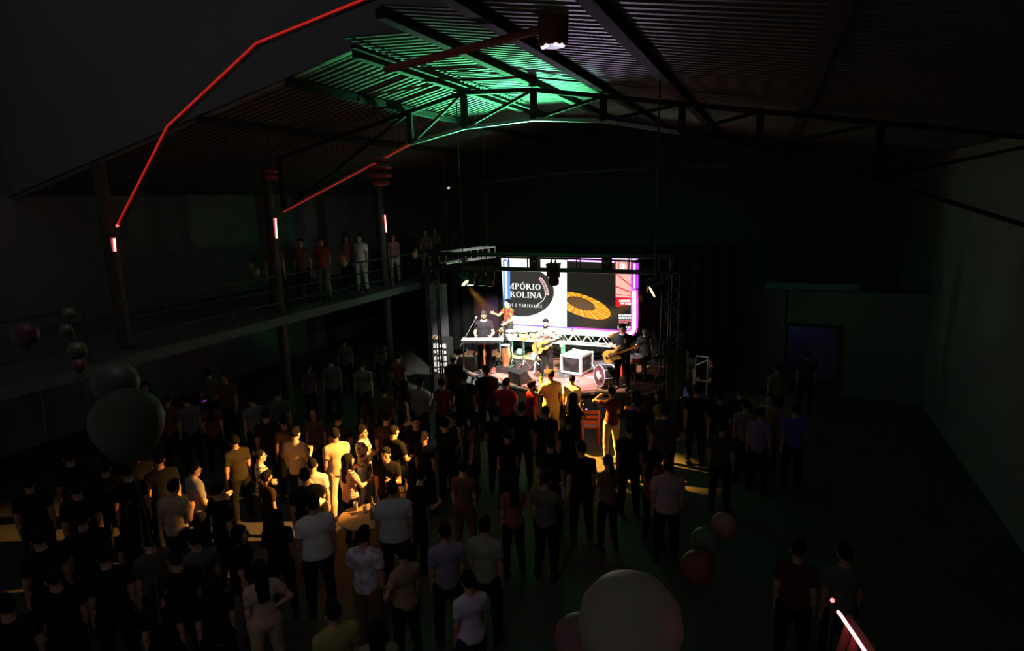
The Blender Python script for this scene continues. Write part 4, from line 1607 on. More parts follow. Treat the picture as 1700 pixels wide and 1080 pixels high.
MB().tube([(0, 0, .06), (0, 0, .35)], .02, 8).build('post', CHROME, th_)
for k in range(3):
    a = k * 2.09
    MB().tube([(0, 0, .15), (.2 * math.cos(a), .2 * math.sin(a), .012)], .011, 6).build('leg', CHROME, th_)
for side, nm in ((1, 'lower'), (-1, 'raised')):
    hp_, hd = hand_world(o, P, s_, side)
    d = (hd + Vector((0, 0, .35)) + Vector((.25 * side, -.3, 0))).normalized()
    k = MB().tube([hp_ - d * .1, hp_ + d * .3], [.008, .006], 6).build('drumstick', mat('stick_wood', (.7, .5, .3), .5))
    tag(k, 'pale wooden drumstick in the drummer\'s %s hand' % nm, 'drumstick', 'drumsticks')


# --------------------------------------------------------------- drums
def drum(name, label, loc, r, h, axis, shell, head=None, group='drums of the kit', rim=CHROME, lugs=6, stand=True, front=None):
    t = thing(name, label, 'drum', loc, 0, group)
    R = Vector(axis).to_track_quat('Z', 'Y').to_matrix()
    MB().lathe([(r, -h / 2), (r * 1.0, h / 2)], (0, 0, 0), R, 24).build('shell', shell, t, True)
    for z in (-1, 1):
        MB().lathe([(r * 1.0, z * h / 2 - .012), (r * 1.05, z * h / 2 - .012), (r * 1.05, z * h / 2 + .015), (r * 1.0, z * h / 2 + .015)], (0, 0, 0), R, 24, 0, False).build('hoop', rim, t, True)
        MB().lathe([(r * .99, z * (h / 2 + .004)), (.001, z * (h / 2 + .007))], (0, 0, 0), R, 24).build('head', (front if z > 0 and front else head) or WHITEP, t)
    for k in range(lugs):
        a = 2 * math.pi * k / lugs
        p = R @ Vector((r * 1.04 * math.cos(a), r * 1.04 * math.sin(a), -h / 2))
        q = R @ Vector((r * 1.04 * math.cos(a), r * 1.04 * math.sin(a), h / 2))
        MB().tube([p, q], .006, 5).build('lug', rim, t)
    if stand:
        bz = -(loc[2] - stand)
        for k in range(3):
            a = k * 2.09 + .5
            MB().tube([(r * .9 * math.cos(a), r * .9 * math.sin(a), -h / 2), (r * 1.15 * math.cos(a), r * 1.15 * math.sin(a), bz + .012)], .01, 6).build('leg', CHROME, t)
    return t, R


M_DSH = mat('drum_shell_dark', (.04, .025, .03), .3, 0, .1, coat=.5)
M_DSR = mat('drum_shell_red', (.6, .06, .03), .3, 0, .1, coat=.5)
art = pattern('drum_art', [(.16, .03, .06), (.2, .05, .09), (.13, .02, .05), (.24, .08, .12)], 5)
bd, R = drum('bass_drum', 'bass drum with pink art on its front head and white hoop, facing left', (-3.9, 15.32, SZ + .30), .285, .36, (-.70, -.71, .06), M_DSH, group='drums of the kit', rim=mat('hoop_white', (.8, .8, .82), .3), lugs=8, stand=False, front=art)
fz = .19
MB().prism([(-.02, -.06), (.09, -.14), (.07, .02), (.12, .1), (.0, .17), (-.08, .1), (-.11, -.02)], Matrix.Translation(R @ Vector((0, 0, fz))) @ R.to_4x4() @ Matrix.Rotation(1.2, 4, 'Z'), .006).build('head_emblem', WHITEP, bd)
MB().lathe([(.06, fz), (.05, fz + .004), (.001, fz + .005)], R @ Vector((.13, -.1, 0)), R, 14).build('port_hole', MATTE, bd)
for s2 in (-1, 1):
    q = R @ Vector((s2 * .26, 0, .05))
    MB().tube([q, (q.x * 1.25, q.y * 1.25 - .05, -.288)], .012, 6).build('spur', CHROME, bd)
drum('snare_drum', 'white-topped snare drum at the drummer\'s knees', (dp_.x - .1, dp_.y - .62, SZ + .72), .18, .15, (0, -.1, 1), M_DSR, stand=SZ)
drum('floor_tom', 'red floor tom on legs right of the bass drum', (dp_.x - .42, dp_.y - .62, SZ + .42), .2, .36, (.05, -.1, 1), M_DSR, stand=SZ)
drum('rack_tom', 'dark rack tom mounted above the bass drum', (-3.78, 15.62, SZ + .78), .16, .2, (-.2, -.1, 1), M_DSH, stand=SZ)


def cymbal(label, loc, r, top, tilt=(0, 0, 1), pair=False, base=SZ):
    t = thing('cymbal_stand', label, 'cymbal', (loc[0], loc[1], base), 0, 'cymbals on stands')
    MB().tube([(0, 0, .05), (0, 0, top)], .011, 8).build('pole', CHROME, t)
    for k in range(3):
        a = k * 2.09 + .3
        MB().tube([(0, 0, .3), (.24 * math.cos(a), .24 * math.sin(a), .012)], .009, 6).build('leg', CHROME, t)
    R = Vector(tilt).to_track_quat('Z', 'Y').to_matrix()
    for dz in ((0, .05) if pair else (0,)):
        MB().lathe([(r, -.004), (r * .3, .012), (r * .22, .03), (.02, .04), (.018, .045), (r * .22, .035), (r * .3, .017), (r, .002)], (0, 0, top + dz), R, 24).build('cymbal', mat('brass', (.7, .5, .2), .25, 1.0, .1), t, True)
    MB().lathe([(.015, .045), (.015, .07)], (0, 0, top + (.05 if pair else 0)), R, 8).build('wing_nut', CHROME, t)


cymbal('crash cymbal beside the drummer\'s raised stick', (dp_.x - .75, dp_.y - .3), .2, 1.25, (-.2, -.3, 1))
cymbal('pale hi-hat cymbals at the right end of the drum kit', (dp_.x + .42, dp_.y - .55), .17, .78, (0, 0, 1), True)


# percussion set
def conga(label, loc, r, h, z0, shell, stand=True, group='hand drums of the percussionist'):
    t = thing('conga_drum', label, 'drum', loc, 0, group)
    MB().lathe([(r * .72, z0), (r * .98, z0 + h * .45), (r * 1.04, z0 + h * .62), (r * .96, z0 + h)], n=22).build('shell', shell, t, True)
    MB().lathe([(r * .98, z0 + h - .05), (r * 1.03, z0 + h - .05), (r * 1.03, z0 + h), (r, z0 + h + .005)], n=22, cap=False).build('hoop', CHROME, t, True)
    MB().lathe([(r, z0 + h), (r * .9, z0 + h + .012), (.001, z0 + h + .014)], n=22).build('head', WHITEP, t, True)
    for k in range(6):
        a = k * math.pi / 3
        MB().tube([(r * 1.05 * math.cos(a), r * 1.05 * math.sin(a), z0 + h), (r * 1.06 * math.cos(a), r * 1.06 * math.sin(a), z0 + h * .7)], .007, 5).build('lug', CHROME, t)
    if stand:
        MB().tube([(0, 0, .05), (0, 0, z0)], .018, 8).build('post', CHROME, t)
        for k in range(3):
            a = k * 2.09 + .7
            MB().tube([(0, 0, .35), (.28 * math.cos(a), .28 * math.sin(a), .012)], .011, 6).build('leg', CHROME, t)
    return t


tanw = mat('conga_tan', (.62, .38, .14), .35, 0, .15, coat=.4)
copper = mat('conga_copper', (.62, .25, .12), .3, .4, .15)
for u, v, r, m, lab in ((849, 549, .185, mat('conga_steel', (.6, .6, .6), .3, .6), 'large silver hand drum with broad white head, left of the three on stands'),
                        (869, 550, .135, tanw, 'tan wooden hand drum in the middle of the three on stands'),
                        (888, 549, .135, tanw, 'tan wooden hand drum on the right, nearest the singer')):
    q = at(u, v, Y=15.95)
    hh = q.z - SZ
    conga(lab, (q.x, 15.95, SZ), r, .26, hh - .26, m)
q = at(823, 596, Z=SZ + .2)
cs = thing('drum_case', 'black box under the copper drum behind the keyboard', 'case', (-7.0, 15.72, SZ))
MB().box((0, 0, .1), (.46, .4, .2)).build('box', BLACK, cs)
MB().box((0, -.2, .16), (.12, .02, .03)).build('latch', CHROME, cs)
conga('tall copper drum standing on a black box between keyboard and hand drums', (-7.0, 15.72, SZ + .2), .14, .62, 0.0, copper, False)
q = at(833, 548, Y=16.05)
cymbal('small pale cymbal on a stand beside the percussionist', (-7.28, 15.95), .12, q.z - SZ, (.1, -.2, 1))
mic_stand('slim microphone stand among the hand drums', (-6.42, 15.62, SZ), 1.1, (-6.35, 15.8, SZ + 1.12), False)
mic_stand('short stand with a white base before the hand drums', (-6.0, 15.6, SZ), .95, (-6.05, 15.75, SZ + 1.0), True, ALU)
mic_stand('microphone stand at the stage front before the singer\'s feet', (-5.45, 14.62, SZ), .75, (-5.62, 14.75, SZ + .8), False)

# lamp stand right of the singer
q = at(932, 573, Y=16.1)
ls = thing('lamp_stand', 'pale tripod stand with a round clamp right of the singer', 'stand', (q.x, 16.1, SZ))
MB().tube([(0, 0, .08), (0, 0, q.z - SZ + .05)], .014, 8).build('pole', ALU, ls)
MB().sphere((0, -.01, q.z - SZ), .055, 10, 8).build('clamp', WHITEP, ls, True)
for k in range(3):
    a = k * 2.09 + .2
    MB().tube([(0, 0, .35), (.16 * math.cos(a), .16 * math.sin(a), .012)], .01, 6).build('leg', ALU, ls)

# green floor lamps
E_GRN = emit('lens_green', (.55, 1.0, .72), 9)
for i, (u, v, lab) in enumerate(((863, 583, 'green floor lamp glowing under the hand drums'), (887, 589, 'green floor lamp glowing just left of the singer'), (938, 592, 'green floor lamp glowing beside the road case'))):
    q = at(u, v, Y=16.35)
    ps = thing('floor_lamp', lab, 'stage light', (q.x, 16.35, SZ), view_rz(q, 180), 'green lamps on the stage floor')
    zz = max(.1, q.z - SZ)
    MB().lathe([(.07, -.12), (.085, -.02), (.1, 0), (.1, .04), (.08, .04)], (0, .0, zz), Matrix.Rotation(-1.35, 3, 'X'), 16).build('housing', BLACK, ps, True)
    for a in range(3):
        c = Vector((.042 * math.cos(a * 2.09 + 1.57), .042 * math.sin(a * 2.09 + 1.57), .045))
        MB().sphere(Matrix.Rotation(-1.35, 3, 'X') @ c + Vector((0, 0, zz)), .036, 8, 6).build('lens', E_GRN, ps, True)
    for s2 in (-1, 1):
        MB().bar((s2 * .11, 0, zz), (s2 * .09, .05, .01), .015, .03).build('bracket', STEEL, ps)
    MB().box((0, .03, .008), (.24, .2, .016)).build('base', STEEL, ps)
    point('green_glow', Vector((q.x, 16.2, q.z + .05)), 26, (.2, 1, .45), .05)
spot('green_truss_wash', (-5.6, 16.2, SZ + .2), (-5.4, 16.8, 1.65), 190, (.25, 1.0, .5), 110, .7)

# road case
q = at(950, 621, Z=SZ)
rc = thing('road_case', 'black flight case with white metal edges and corners on the carpet', 'case', (-5.0, 16.35, SZ), math.radians(-12))
cw, cdp, chh = .62, .7, .5
MB().box((0, 0, .06 + chh / 2), (cw, cdp, chh)).build('shell', mat('case_grey', (.03, .028, .03), .5), rc)
MB().box((0, 0, .07 + chh), (cw, cdp, .03)).build('lid', mat('lid_grey', (.35, .36, .36), .5), rc)
for sx in (-1, 1):
    for sy in (-1, 1):
        MB().box((sx * cw / 2, sy * cdp / 2, .06 + chh / 2), (.07, .07, chh)).build('edge', WHITEP, rc)
        for sz in (.08, .06 + chh):
            MB().sphere((sx * cw / 2, sy * cdp / 2, sz), .055, 8, 6).build('corner', ALU, rc, True)
        MB().lathe([(.035, 0), (.035, .05)], (sx * cw * .38, sy * cdp * .38, 0), None, 10).build('castor', RUBBER, rc)
for zz in (.075, .06 + chh):
    for sy in (-1, 1):
        MB().box((0, sy * cdp / 2, zz), (cw, .06, .06)).build('edge', WHITEP, rc)
    for sx in (-1, 1):
        MB().box((sx * cw / 2, 0, zz), (.04, cdp, .05)).build('edge', ALU, rc)
MB().box((cw / 2 + .005, 0, .34), (.015, .2, .13)).build('handle', STEEL, rc)

# wedge monitors and floor bits
def wedge(label, loc, rz, m=BLACK, s=1.0):
    t = thing('monitor_speaker', label, 'speaker', loc, rz, 'wedge monitors at the stage edge')
    pr = [(-.2, 0), (.2, 0), (.2, .12), (-.02, .36), (-.2, .3)]
    Mx = Matrix(((0, 0, 1, 0), (1, 0, 0, 0), (0, 1, 0, 0), (0, 0, 0, 1)))
    MB().prism([(x * s, y * s) for x, y in pr], Mx, .5 * s).build('cabinet', m, t)
    MB().bar((0, .19 * s, .14 * s), (0, -.0, .345 * s), .46 * s, .012, upv=(1, 0, 0)).build('grille', mat('grille', (.08, .08, .08), .6, .3), t)
    for x in (-1, 1):
        MB().box((x * .255 * s, -.05 * s, .17 * s), (.012, .1 * s, .04 * s)).build('handle', STEEL, t)


q = at(872, 640, Z=SZ)
wedge('black wedge monitor at the front of the stage, tilted to the singer', (-6.22, 14.92, SZ), math.radians(-28), BLACK, 1.05)
wedge('pale-sided wedge monitor by the keyboard player\'s feet', (-8.3, 15.72, SZ), math.radians(20), mat('wedge_grey', (.09, .085, .08), .6), 1.15)
pb = thing('pedal_board', 'dark effects pedals on the carpet before the road case', 'pedal', (-5.15, 15.75, SZ + .01), .3)
MB().box((0, 0, .03), (.5, .26, .05)).build('board', mat('pedal_grey', (.12, .13, .13), .5), pb)
MB().box((.1, -.05, .07), (.14, .12, .04), Matrix.Rotation(.3, 3, 'X')).build('pedal', mat('pedal_dark', (.05, .06, .06), .5), pb)
MB().box((-.12, -.05, .07), (.14, .12, .04), Matrix.Rotation(.3, 3, 'X')).build('pedal', mat('pedal_dark', (.05, .06, .06), .5), pb)
pb = thing('power_box', 'small grey power box on the carpet near the stage front', 'power box', (-4.85, 15.4, SZ + .01), -.2)
MB().box((0, 0, .04), (.32, .14, .07)).build('case', mat('pbox', (.35, .36, .4), .5), pb)
for k in range(4):
    MB().box((-.1 + .065 * k, 0, .078), (.04, .04, .01)).build('socket', BLACK, pb)
for i, (pts, m, lab) in enumerate((
        ([(-7.2, 15.3), (-6.7, 15.02), (-6.2, 15.1), (-5.9, 14.95)], mat('cable_orange', (.75, .38, .1), .6), 'orange cable running along the front of the carpet'),
        ([(-6.9, 15.6), (-6.5, 15.35), (-6.15, 15.4), (-5.85, 15.15), (-5.5, 15.1)], mat('cable_black', (.02, .02, .02), .6), 'black cable looping over the carpet by the mic stands'),
        ([(-4.75, 16.1), (-4.5, 15.9), (-4.2, 15.95), (-4.05, 15.6)], mat('cable_white', (.7, .7, .72), .5), 'white cable curling from the road case to the drums'))):
    pp3 = []
    for k in range(len(pts) - 1):
        for j in range(6):
            t_ = j / 6
            a, b = Vector((*pts[k], SZ + .022)), Vector((*pts[k + 1], SZ + .022))
            pp3.append(a.lerp(b, t_) + Vector((.03 * math.sin((k + t_) * 5), .03 * math.cos((k + t_) * 4), 0)))
    tag(MB().tube(pp3, .011, 6).build('cable', m, None, True), lab, 'cable')
# white trims lying before the fascia: floor light bar
fb = thing('light_bar', 'white strips of a floor light bar lying before the stage', 'light bar', (-5.15, 13.75, 0), math.radians(20))
MB().box((0, 0, .05), (1.0, .1, .08)).build('housing', mat('bar_grey', (.3, .31, .33), .5), fb)
for k in range(6):
    MB().box((-.4 + .16 * k, 0, .1), (.1, .07, .02)).build('lens', WHITEP, fb)

# curved white cable hoop and dark round bag behind the case
hb = thing('equipment_bag', 'dark round equipment bag behind the road case', 'bag', (-4.2, 16.45, SZ))
MB().sphere((0, 0, .2), (.38, .2, .2), 16, 10).build('bag', mat('bag_dark', (.05, .04, .045), .6), hb, True)
MB().tube([(-.35, -.1, .3), (-.2, -.24, .12), (.05, -.26, .06), (.3, -.22, .08)], .018, 6).build('piping', WHITEP, hb, True)

# loudspeaker tower right of the drums
lt = thing('loudspeaker_tower', 'tall black loudspeaker tower at the right edge of the stage', 'speaker', at(1121, 600, Y=14.45) * 1.0)
lt.location.z = 0
for k, (zz, h) in enumerate(((.0, 1.0), (1.01, .8), (1.82, .62))):
    MB().box((0, 0, zz + h / 2), (.46, .46, h)).build('cabinet', MATTE, lt)
    MB().box((0, -.235, zz + h / 2), (.4, .012, h - .08)).build('grille', mat('grille2', (.02, .02, .02), .8), lt)
# mixing console and technicians to the right
mx = at(1150, 662, Z=.95)
mxo = thing('mixing_console', 'mixing desk with tiny coloured lights right of the stage', 'mixer', (mx.x, mx.y, 0), view_rz(mx, 0))
MB().box((.06, 0, .9), (.62, .5, .1), Matrix.Rotation(.12, 3, 'X')).build('desk', BLACK, mxo)
for sx in (-.6, .96):
    for sy in (-1, 1):
        MB().bar((sx * .34, sy * .18, 0), (sx * .34, sy * .18, .85), .03, .03, upv=(1, 0, 0)).build('leg', STEEL, mxo)
for k, (x, y, c) in enumerate(((-.2, .15, (.2, 1, .2)), (-.12, .2, (1, .1, .1)), (.02, .2, (1, .12, .1)), (.12, .2, (1, .9, .6)), (-.32, .1, (1, .3, .1)), (-.27, .02, (1, .15, .05)), (-.02, .02, (1, .2, .05)))):
    MB().sphere((x, y, .965), .012, 6, 5).build('indicator', emit('ind_%d' % k, c, 1.5), mxo)
for k in range(8):
    MB().box((-.3 + .085 * k, -.08, .95), (.02, .05, .03)).build('fader', STEEL, mxo)
MB().box((.26, .1, .97), (.2, .16, .03)).build('meter_bridge', mat('meter', (.1, .1, .12), .5), mxo)
lb0, lb1 = at(1157.5, 658, Z=1.02), at(1146, 675, Z=1.0)
lbn = thing('rainbow_light_bar', 'short light bar glowing in rainbow colours across the mixing desk', 'light bar', lb0)
for k, c in enumerate(((.7, .95, 1), (.3, .6, 1), (.3, 1, .5), (.9, .9, 1), (.9, 1, .4), (1, .5, 1), (.8, 1, .9))):
    a, b = (lb1 - lb0) * (k / 7), (lb1 - lb0) * ((k + .95) / 7)
    MB().tube([a, b], .022, 8).build('segment', emit('bar_%d' % k, c, 2.0), lbn)
tp = at(1141, 577, Z=1.74)
person('pale-faced technician behind the mixing desk, right of the black tower', ('talk', 'down'), 'm', (tp.x, tp.y, 0), view_rz(tp, 165), 1.74, 'short', 'k', 'l', (.08, .075, .07), group='technicians beside the stage')
tp = at(1184, 588, Z=1.66)
tp.y -= .3
person('technician in the dark at far right of the stage reaching to a metal frame', ('down', 'talk'), 'm', (tp.x, tp.y, 0), view_rz(tp, 95), 1.68, 'short', 'k', 'm', (.03, .03, .03), group='technicians beside the stage')
fr = at(1165, 600, Y=15.2)
ff = thing('metal_frame', 'small pale metal frame with a slanted bar right of the stage', 'frame', (fr.x, 15.2, 0))
for sx in (-.14, .14):
    MB().tube([(sx, 0, 0), (sx, 0, fr.z + .14)], .012, 6).build('upright', ALU, ff)
MB().tube([(-.14, 0, fr.z + .14), (.14, 0, fr.z + .12)], .016, 6).build('top_bar', WHITEP, ff)
MB().tube([(-.12, 0, fr.z - .1), (.14, 0, fr.z + .05)], .016, 6).build('slanted_bar', WHITEP, ff)
spot('frame_light', (-3.2, 14.1, 3.6), (tp.x - .2, tp.y, 1.3), 45, (1, .9, .8), 30, .8)
pf = thing('lilac_cloth', 'small lilac cloth heaped on the mixing desk', 'cloth', (mx.x - .2, mx.y + .1, .965))
MB().prism([(0, .24), (.1, 0), (-.1, .0)], Matrix(((1, 0, 0, 0), (0, 0, 1, 0), (0, 1, 0, 0), (0, 0, 0, 1))), .06).build('cloth', mat('lilac_cloth', (.4, .35, .75), .8), pf)
MB().bar((-.1, 0, .01), (.1, 0, .01), .09, .02).build('hem', mat('lilac_hem', (.3, .25, .6), .8), pf)

# equipment rack at far left of the stage
rk = at(733, 610, Z=SZ)
rk = Vector((-8.88, 15.32, 0))
rr_ = thing('equipment_rack', 'tall equipment rack with rows of white lit markings left of the stage', 'rack', rk, math.radians(8))
MB().box((0, 0, .85), (.5, .45, 1.7)).build('case', BLACK, rr_)
for k, x in enumerate((-.17, -.06, .05, .16)):
    for j in range(5):
        MB().box((x, -.228, .75 + j * .19), (.07 if k != 2 else .09, .012, .14 if (k + j) % 3 else .08)).build('front_panel', mat('rack_pale', (.7, .68, .62), .5), rr_)
MB().box((-.18, -.1, 1.74), (.14, .2, .1)).build('top_box', mat('tan_box', (.6, .42, .34), .6), rr_)
spot('rack_light', (-7.6, 14.0, 3.3), (-8.88, 15.2, 1.2), 130, (1, .93, .85), 17, .5)
# dark red and violet cloth panels at the back left
for k, (x, c, lab) in enumerate(((-8.75, (.025, .003, .005), 'dark red banner hanging behind the keyboard player'), (-8.3, (.018, .005, .03), 'dark violet banner hanging behind the keyboard player'))):
    bn = thing('banner', lab, 'banner', (x, 17.68, 1.9), 0)
    MB().box((0, 0, 0), (.42, .02, 1.6)).build('cloth', mat('banner_%d' % k, c, .9), bn)
    MB().tube([(-.22, 0, .8), (.22, 0, .8)], .012, 6).build('rod', STEEL, bn)
    MB().tube([(0, 0, .8), (0, 0, 2.4)], .005, 4).build('cord', BLACK, bn)

# ================================================================== CROWD
WHT, BEI, GRY, BLK, NAV, RED = (.72, .70, .68), (.62, .50, .36), (.30, .30, .30), (.009, .009, .010), (.03, .035, .06), (.5, .03, .03)
OLV, LAV, TAN, BRN, PNK = (.30, .28, .10), (.55, .48, .62), (.50, .36, .24), (.20, .09, .05), (.65, .3, .33)
FLOR = pattern('floral_white', [(.7, .65, .55), (.6, .5, .4), (.12, .1, .08), (.75, .7, .62), (.3, .2, .15)], 18)
STRP = stripes('stripe_red_white', (.7, .62, .55), (.35, .03, .03), 11)
STRT = stripes('stripe_tan', (.62, .5, .36), (.5, .38, .26), 16, 'X')
RING = mat('ringer_grey', (.30, .29, .27), .85, 0, .1, 8, .2)


PLACED = []


def relax(p):
    """keeps neighbours from standing inside each other"""
    for _ in range(8):
        moved = False
        for (qx, qy) in PLACED:
            dx, dy = p.x - qx, p.y - qy
            dd = math.hypot(dx, dy)
            if dd < .5:
                if dd < 1e-3:
                    dx, dy, dd = 1, 0, 1
                p.x, p.y = qx + dx / dd * .505, qy + dy / dd * .505
                moved = True
        if not moved:
            break
    PLACED.append((p.x, p.y))


def crowd(u, v, a, label, pose=('down', 'down'), sex='m', H=1.72, hair='short', shirt=BLK, trs=BLK, hc='k', skin='m', seat=None, zf=0.0, **kw):
    sit = kw.get('sit', False)
    top = H * (1.29 / 1.752) if sit else H
    p = at(u, v, Z=zf + top)
    if kw.get('lean', 0) > .3:
        pass
    relax(p)
    g = 'gallery onlookers' if zf > 1 else 'concert crowd'
    r = person(label, pose, sex, (p.x, p.y, zf), view_rz(p, a), H, hair, hc, skin, shirt, trs, group=g, **kw)
    if sit:
        c = thing('chair', 'chair under the ' + label.split(',')[0].replace('seated ', '')[:70], 'chair', (p.x, p.y, zf), view_rz(p, a), 'chairs between the tables')
        mk = mat('chair_red', (.4, .04, .03), .45) if seat == 'red' else mat('chair_dark', (.05, .035, .03), .5)
        s_ = H / 1.752
        MB().box((0, .06, .335 * s_), (.40, .40, .03)).build('seat', mk, c)
        for sx in (-1, 1):
            MB().bar((sx * .17, .23, 0), (sx * .17, .23, .33 * s_), .03, .03, upv=(1, 0, 0)).build('leg', mk, c)
            MB().bar((sx * .17, -.15, 0), (sx * .18, -.21, .8 * s_), .03, .03, upv=(1, 0, 0)).build('leg', mk, c)
        MB().bar((0, -.20, .70 * s_), (0, -.20, .73 * s_), .38, .1, upv=(0, 1, 0)).build('back_slat', mk, c)
        MB().box((0, -.2, .6 * s_), (.36, .02, .08)).build('back_slat', mk, c)
    return r


D = ('down', 'down')
# ---- orange pool of light on the left of the floor
crowd(429, 746, -82, 'person in profile in a floral white top at the left of the orange light', ('down', 'cross'), 'f', 1.66, 'bun', FLOR, BLK, skin='l')
crowd(488, 709, -38, 'man in a tan striped shirt, seen from behind, left of the beige T-shirt', ('drink', 'down'), 'm', 1.76, 'short', STRT, BLK, skin='l')
crowd(517, 760, -15, 'man with shaven head and white shirt behind the smoking man', D, 'm', 1.70, 'buzz', WHT, BLK, skin='l')
SM = crowd(505, 779, 5, 'dark-haired man in black raising a bare lit arm to his mouth to smoke', ('face', 'down'), 'm', 1.74, 'short', BLK, BLK, skin='l', wide=1.15)
crowd(555, 711, 12, 'man in beige T-shirt and beige trousers standing with his back turned', D, 'm', 1.76, 'short', BEI, BEI, skin='m')
crowd(594, 708, -118, 'curly-haired person in a patterned white top facing right', ('drink', 'cross'), 'f', 1.68, 'curly', FLOR, WHT, skin='l')
crowd(576, 753, -60, 'woman with long dark hair in a red and white striped top at the table', ('table', 'face'), 'f', 1.66, 'long', STRP, BLK, skin='l')
crowd(652, 705, -42, 'man with cropped hair lit from the right in a black T-shirt', ('talk', 'down'), 'm', 1.78, 'buzz', BLK, BLK, skin='l')
crowd(690, 690, 175, 'man facing the camera with a reddish lit face, before the dark middle crowd', D, 'm', 1.74, 'short', BLK, BLK, skin='l')
crowd(703, 716, -25, 'person in dark top with one bare lit shoulder beside the dark round head', D, 'f', 1.62, 'pony', BLK, BLK, skin='l')
crowd(718, 702, -30, 'person with a round dark head outlined by orange light, hands lifted', ('phone', 'phone'), 'm', 1.72, 'short', BLK, BLK, skin='l')
crowd(740, 698, 115, 'person lifting a brightly lit forearm at the right of the orange light', ('face', 'down'), 'f', 1.66, 'bun', BLK, BLK, skin='l')
crowd(768, 690, 78, 'woman in profile with long hair, face glowing red-orange', D, 'f', 1.68, 'long', BRN, BLK, skin='l')
crowd(686, 784, -45, 'person in black bending towards a table right of the glasses', ('table', 'drink'), 'm', 1.66, 'short', BLK, BLK, skin='l', lean=.25)
crowd(640, 742, 160, 'dark figure facing the camera between the cropped man and the table', ('down', 'drink'), 'm', 1.68, 'short', BLK, BLK)
# ---- left edge of the light
crowd(318, 768, -72, 'man in a grey ringer T-shirt with white cuffs, lit in profile', ('talk', 'down'), 'm', 1.76, 'short', RING, BLK, skin='l')
crowd(281, 800, -35, 'person in a loose tan shirt at the lower left of the light', ('drink', 'down'), 'm', 1.70, 'short', TAN, BLK, lean=.1)
crowd(360, 802, -60, 'dark figure with a lit neck right of the ringer T-shirt', D, 'm', 1.74, 'short', BLK, BLK, skin='l')
crowd(396, 872, -100, 'dark figure with a sliver of lit cheek below the floral top', D, 'f', 1.66, 'long', BLK, BLK, skin='l')
crowd(440, 782, -60, 'dark-haired person just below the floral white top', D, 'f', 1.55, 'short', (.035, .018, .01), BLK)
# ---- dim foreground backs
crowd(518, 824, 8, 'man in a plain white T-shirt with his back to us, largest in the foreground', D, 'm', 1.80, 'short', WHT, BLK, wide=1.22)
crowd(650, 800, -5, 'broad man in a pale grey T-shirt, back turned, right of the tan table', D, 'm', 1.78, 'short', (.55, .53, .56), BLK, wide=1.3)
crowd(602, 876, -25, 'person in a pale lilac printed shirt in the lower foreground', ('down', 'drink'), 'm', 1.74, 'short', pattern('lilac_print', [(.55, .48, .55), (.62, .56, .66), (.4, .32, .4)], 14), BRN)
crowd(428, 930, 10, 'woman in a tan top with a bare shoulder, low in the foreground', ('hip', 'down'), 'f', 1.70, 'long', TAN, TAN, skin='l')
crowd(668, 905, 30, 'dim figure in an ochre top right of the lilac printed shirt', ('down', 'hip'), 'f', 1.66, 'bun', (.34, .24, .12), BLK)
crowd(552, 1000, 15, 'person in an olive shirt at the bottom edge of the picture', D, 'm', 1.74, 'short', OLV, BLK)
crowd(598, 1022, -10, 'person in a dark olive top at the very bottom, right of the olive shirt', D, 'f', 1.66, 'long', (.2, .2, .09), BLK)
crowd(778, 950, 20, 'person in a lavender top low in the middle foreground', ('drink', 'down'), 'f', 1.68, 'short', LAV, NAV)
crowd(768, 765, -18, 'woman with bare tan back in the dark middle of the floor', D, 'f', 1.68, 'bun', BRN, BRN, skin='l')
crowd(738, 870, 10, 'faint person in a grey-violet shirt, centre left foreground', D, 'm', 1.72, 'short', (.25, .22, .3), BLK)
crowd(786, 862, -20, 'faint person in a grey-green shirt beside the grey-violet shirt', D, 'm', 1.74, 'short', (.26, .26, .2), BLK)
crowd(850, 788, 20, 'dim woman in a maroon top in the centre of the dark floor', ('drink', 'down'), 'f', 1.66, 'long', (.3, .1, .08), BLK)
crowd(884, 782, -30, 'dim figure holding a pale drink straight up in the dark centre', ('phone', 'down'), 'm', 1.74, 'short', (.14, .13, .1), BLK)
crowd(1110, 762, 5, 'person in a dull pink shirt with a red braces stripe, right of centre', D, 'm', 1.74, 'short', (.42, .28, .3), BLK, wide=1.15)
crowd(1085, 745, -40, 'dim figure in maroon left of the dull pink shirt', D, 'f', 1.68, 'long', (.25, .07, .06), BLK)
crowd(1010, 755, 30, 'dim figure in brown right of the dark centre', ('drink', 'down'), 'f', 1.66, 'pony', (.2, .13, .08), BLK)
crowd(470, 850, 0, 'black-haired figure hidden in the dark left of the white T-shirt', D, 'f', 1.66, 'long', BLK, BLK)
crowd(330, 880, 10, 'dim figure in dark grey at the lower left of the crowd', D, 'm', 1.72, 'short', (.1, .09, .09), BLK)
crowd(245, 885, 20, 'dim figure with a bare forearm at the far lower left', ('drink', 'down'), 'm', 1.70, 'short', (.09, .08, .07), BLK, skin='l')
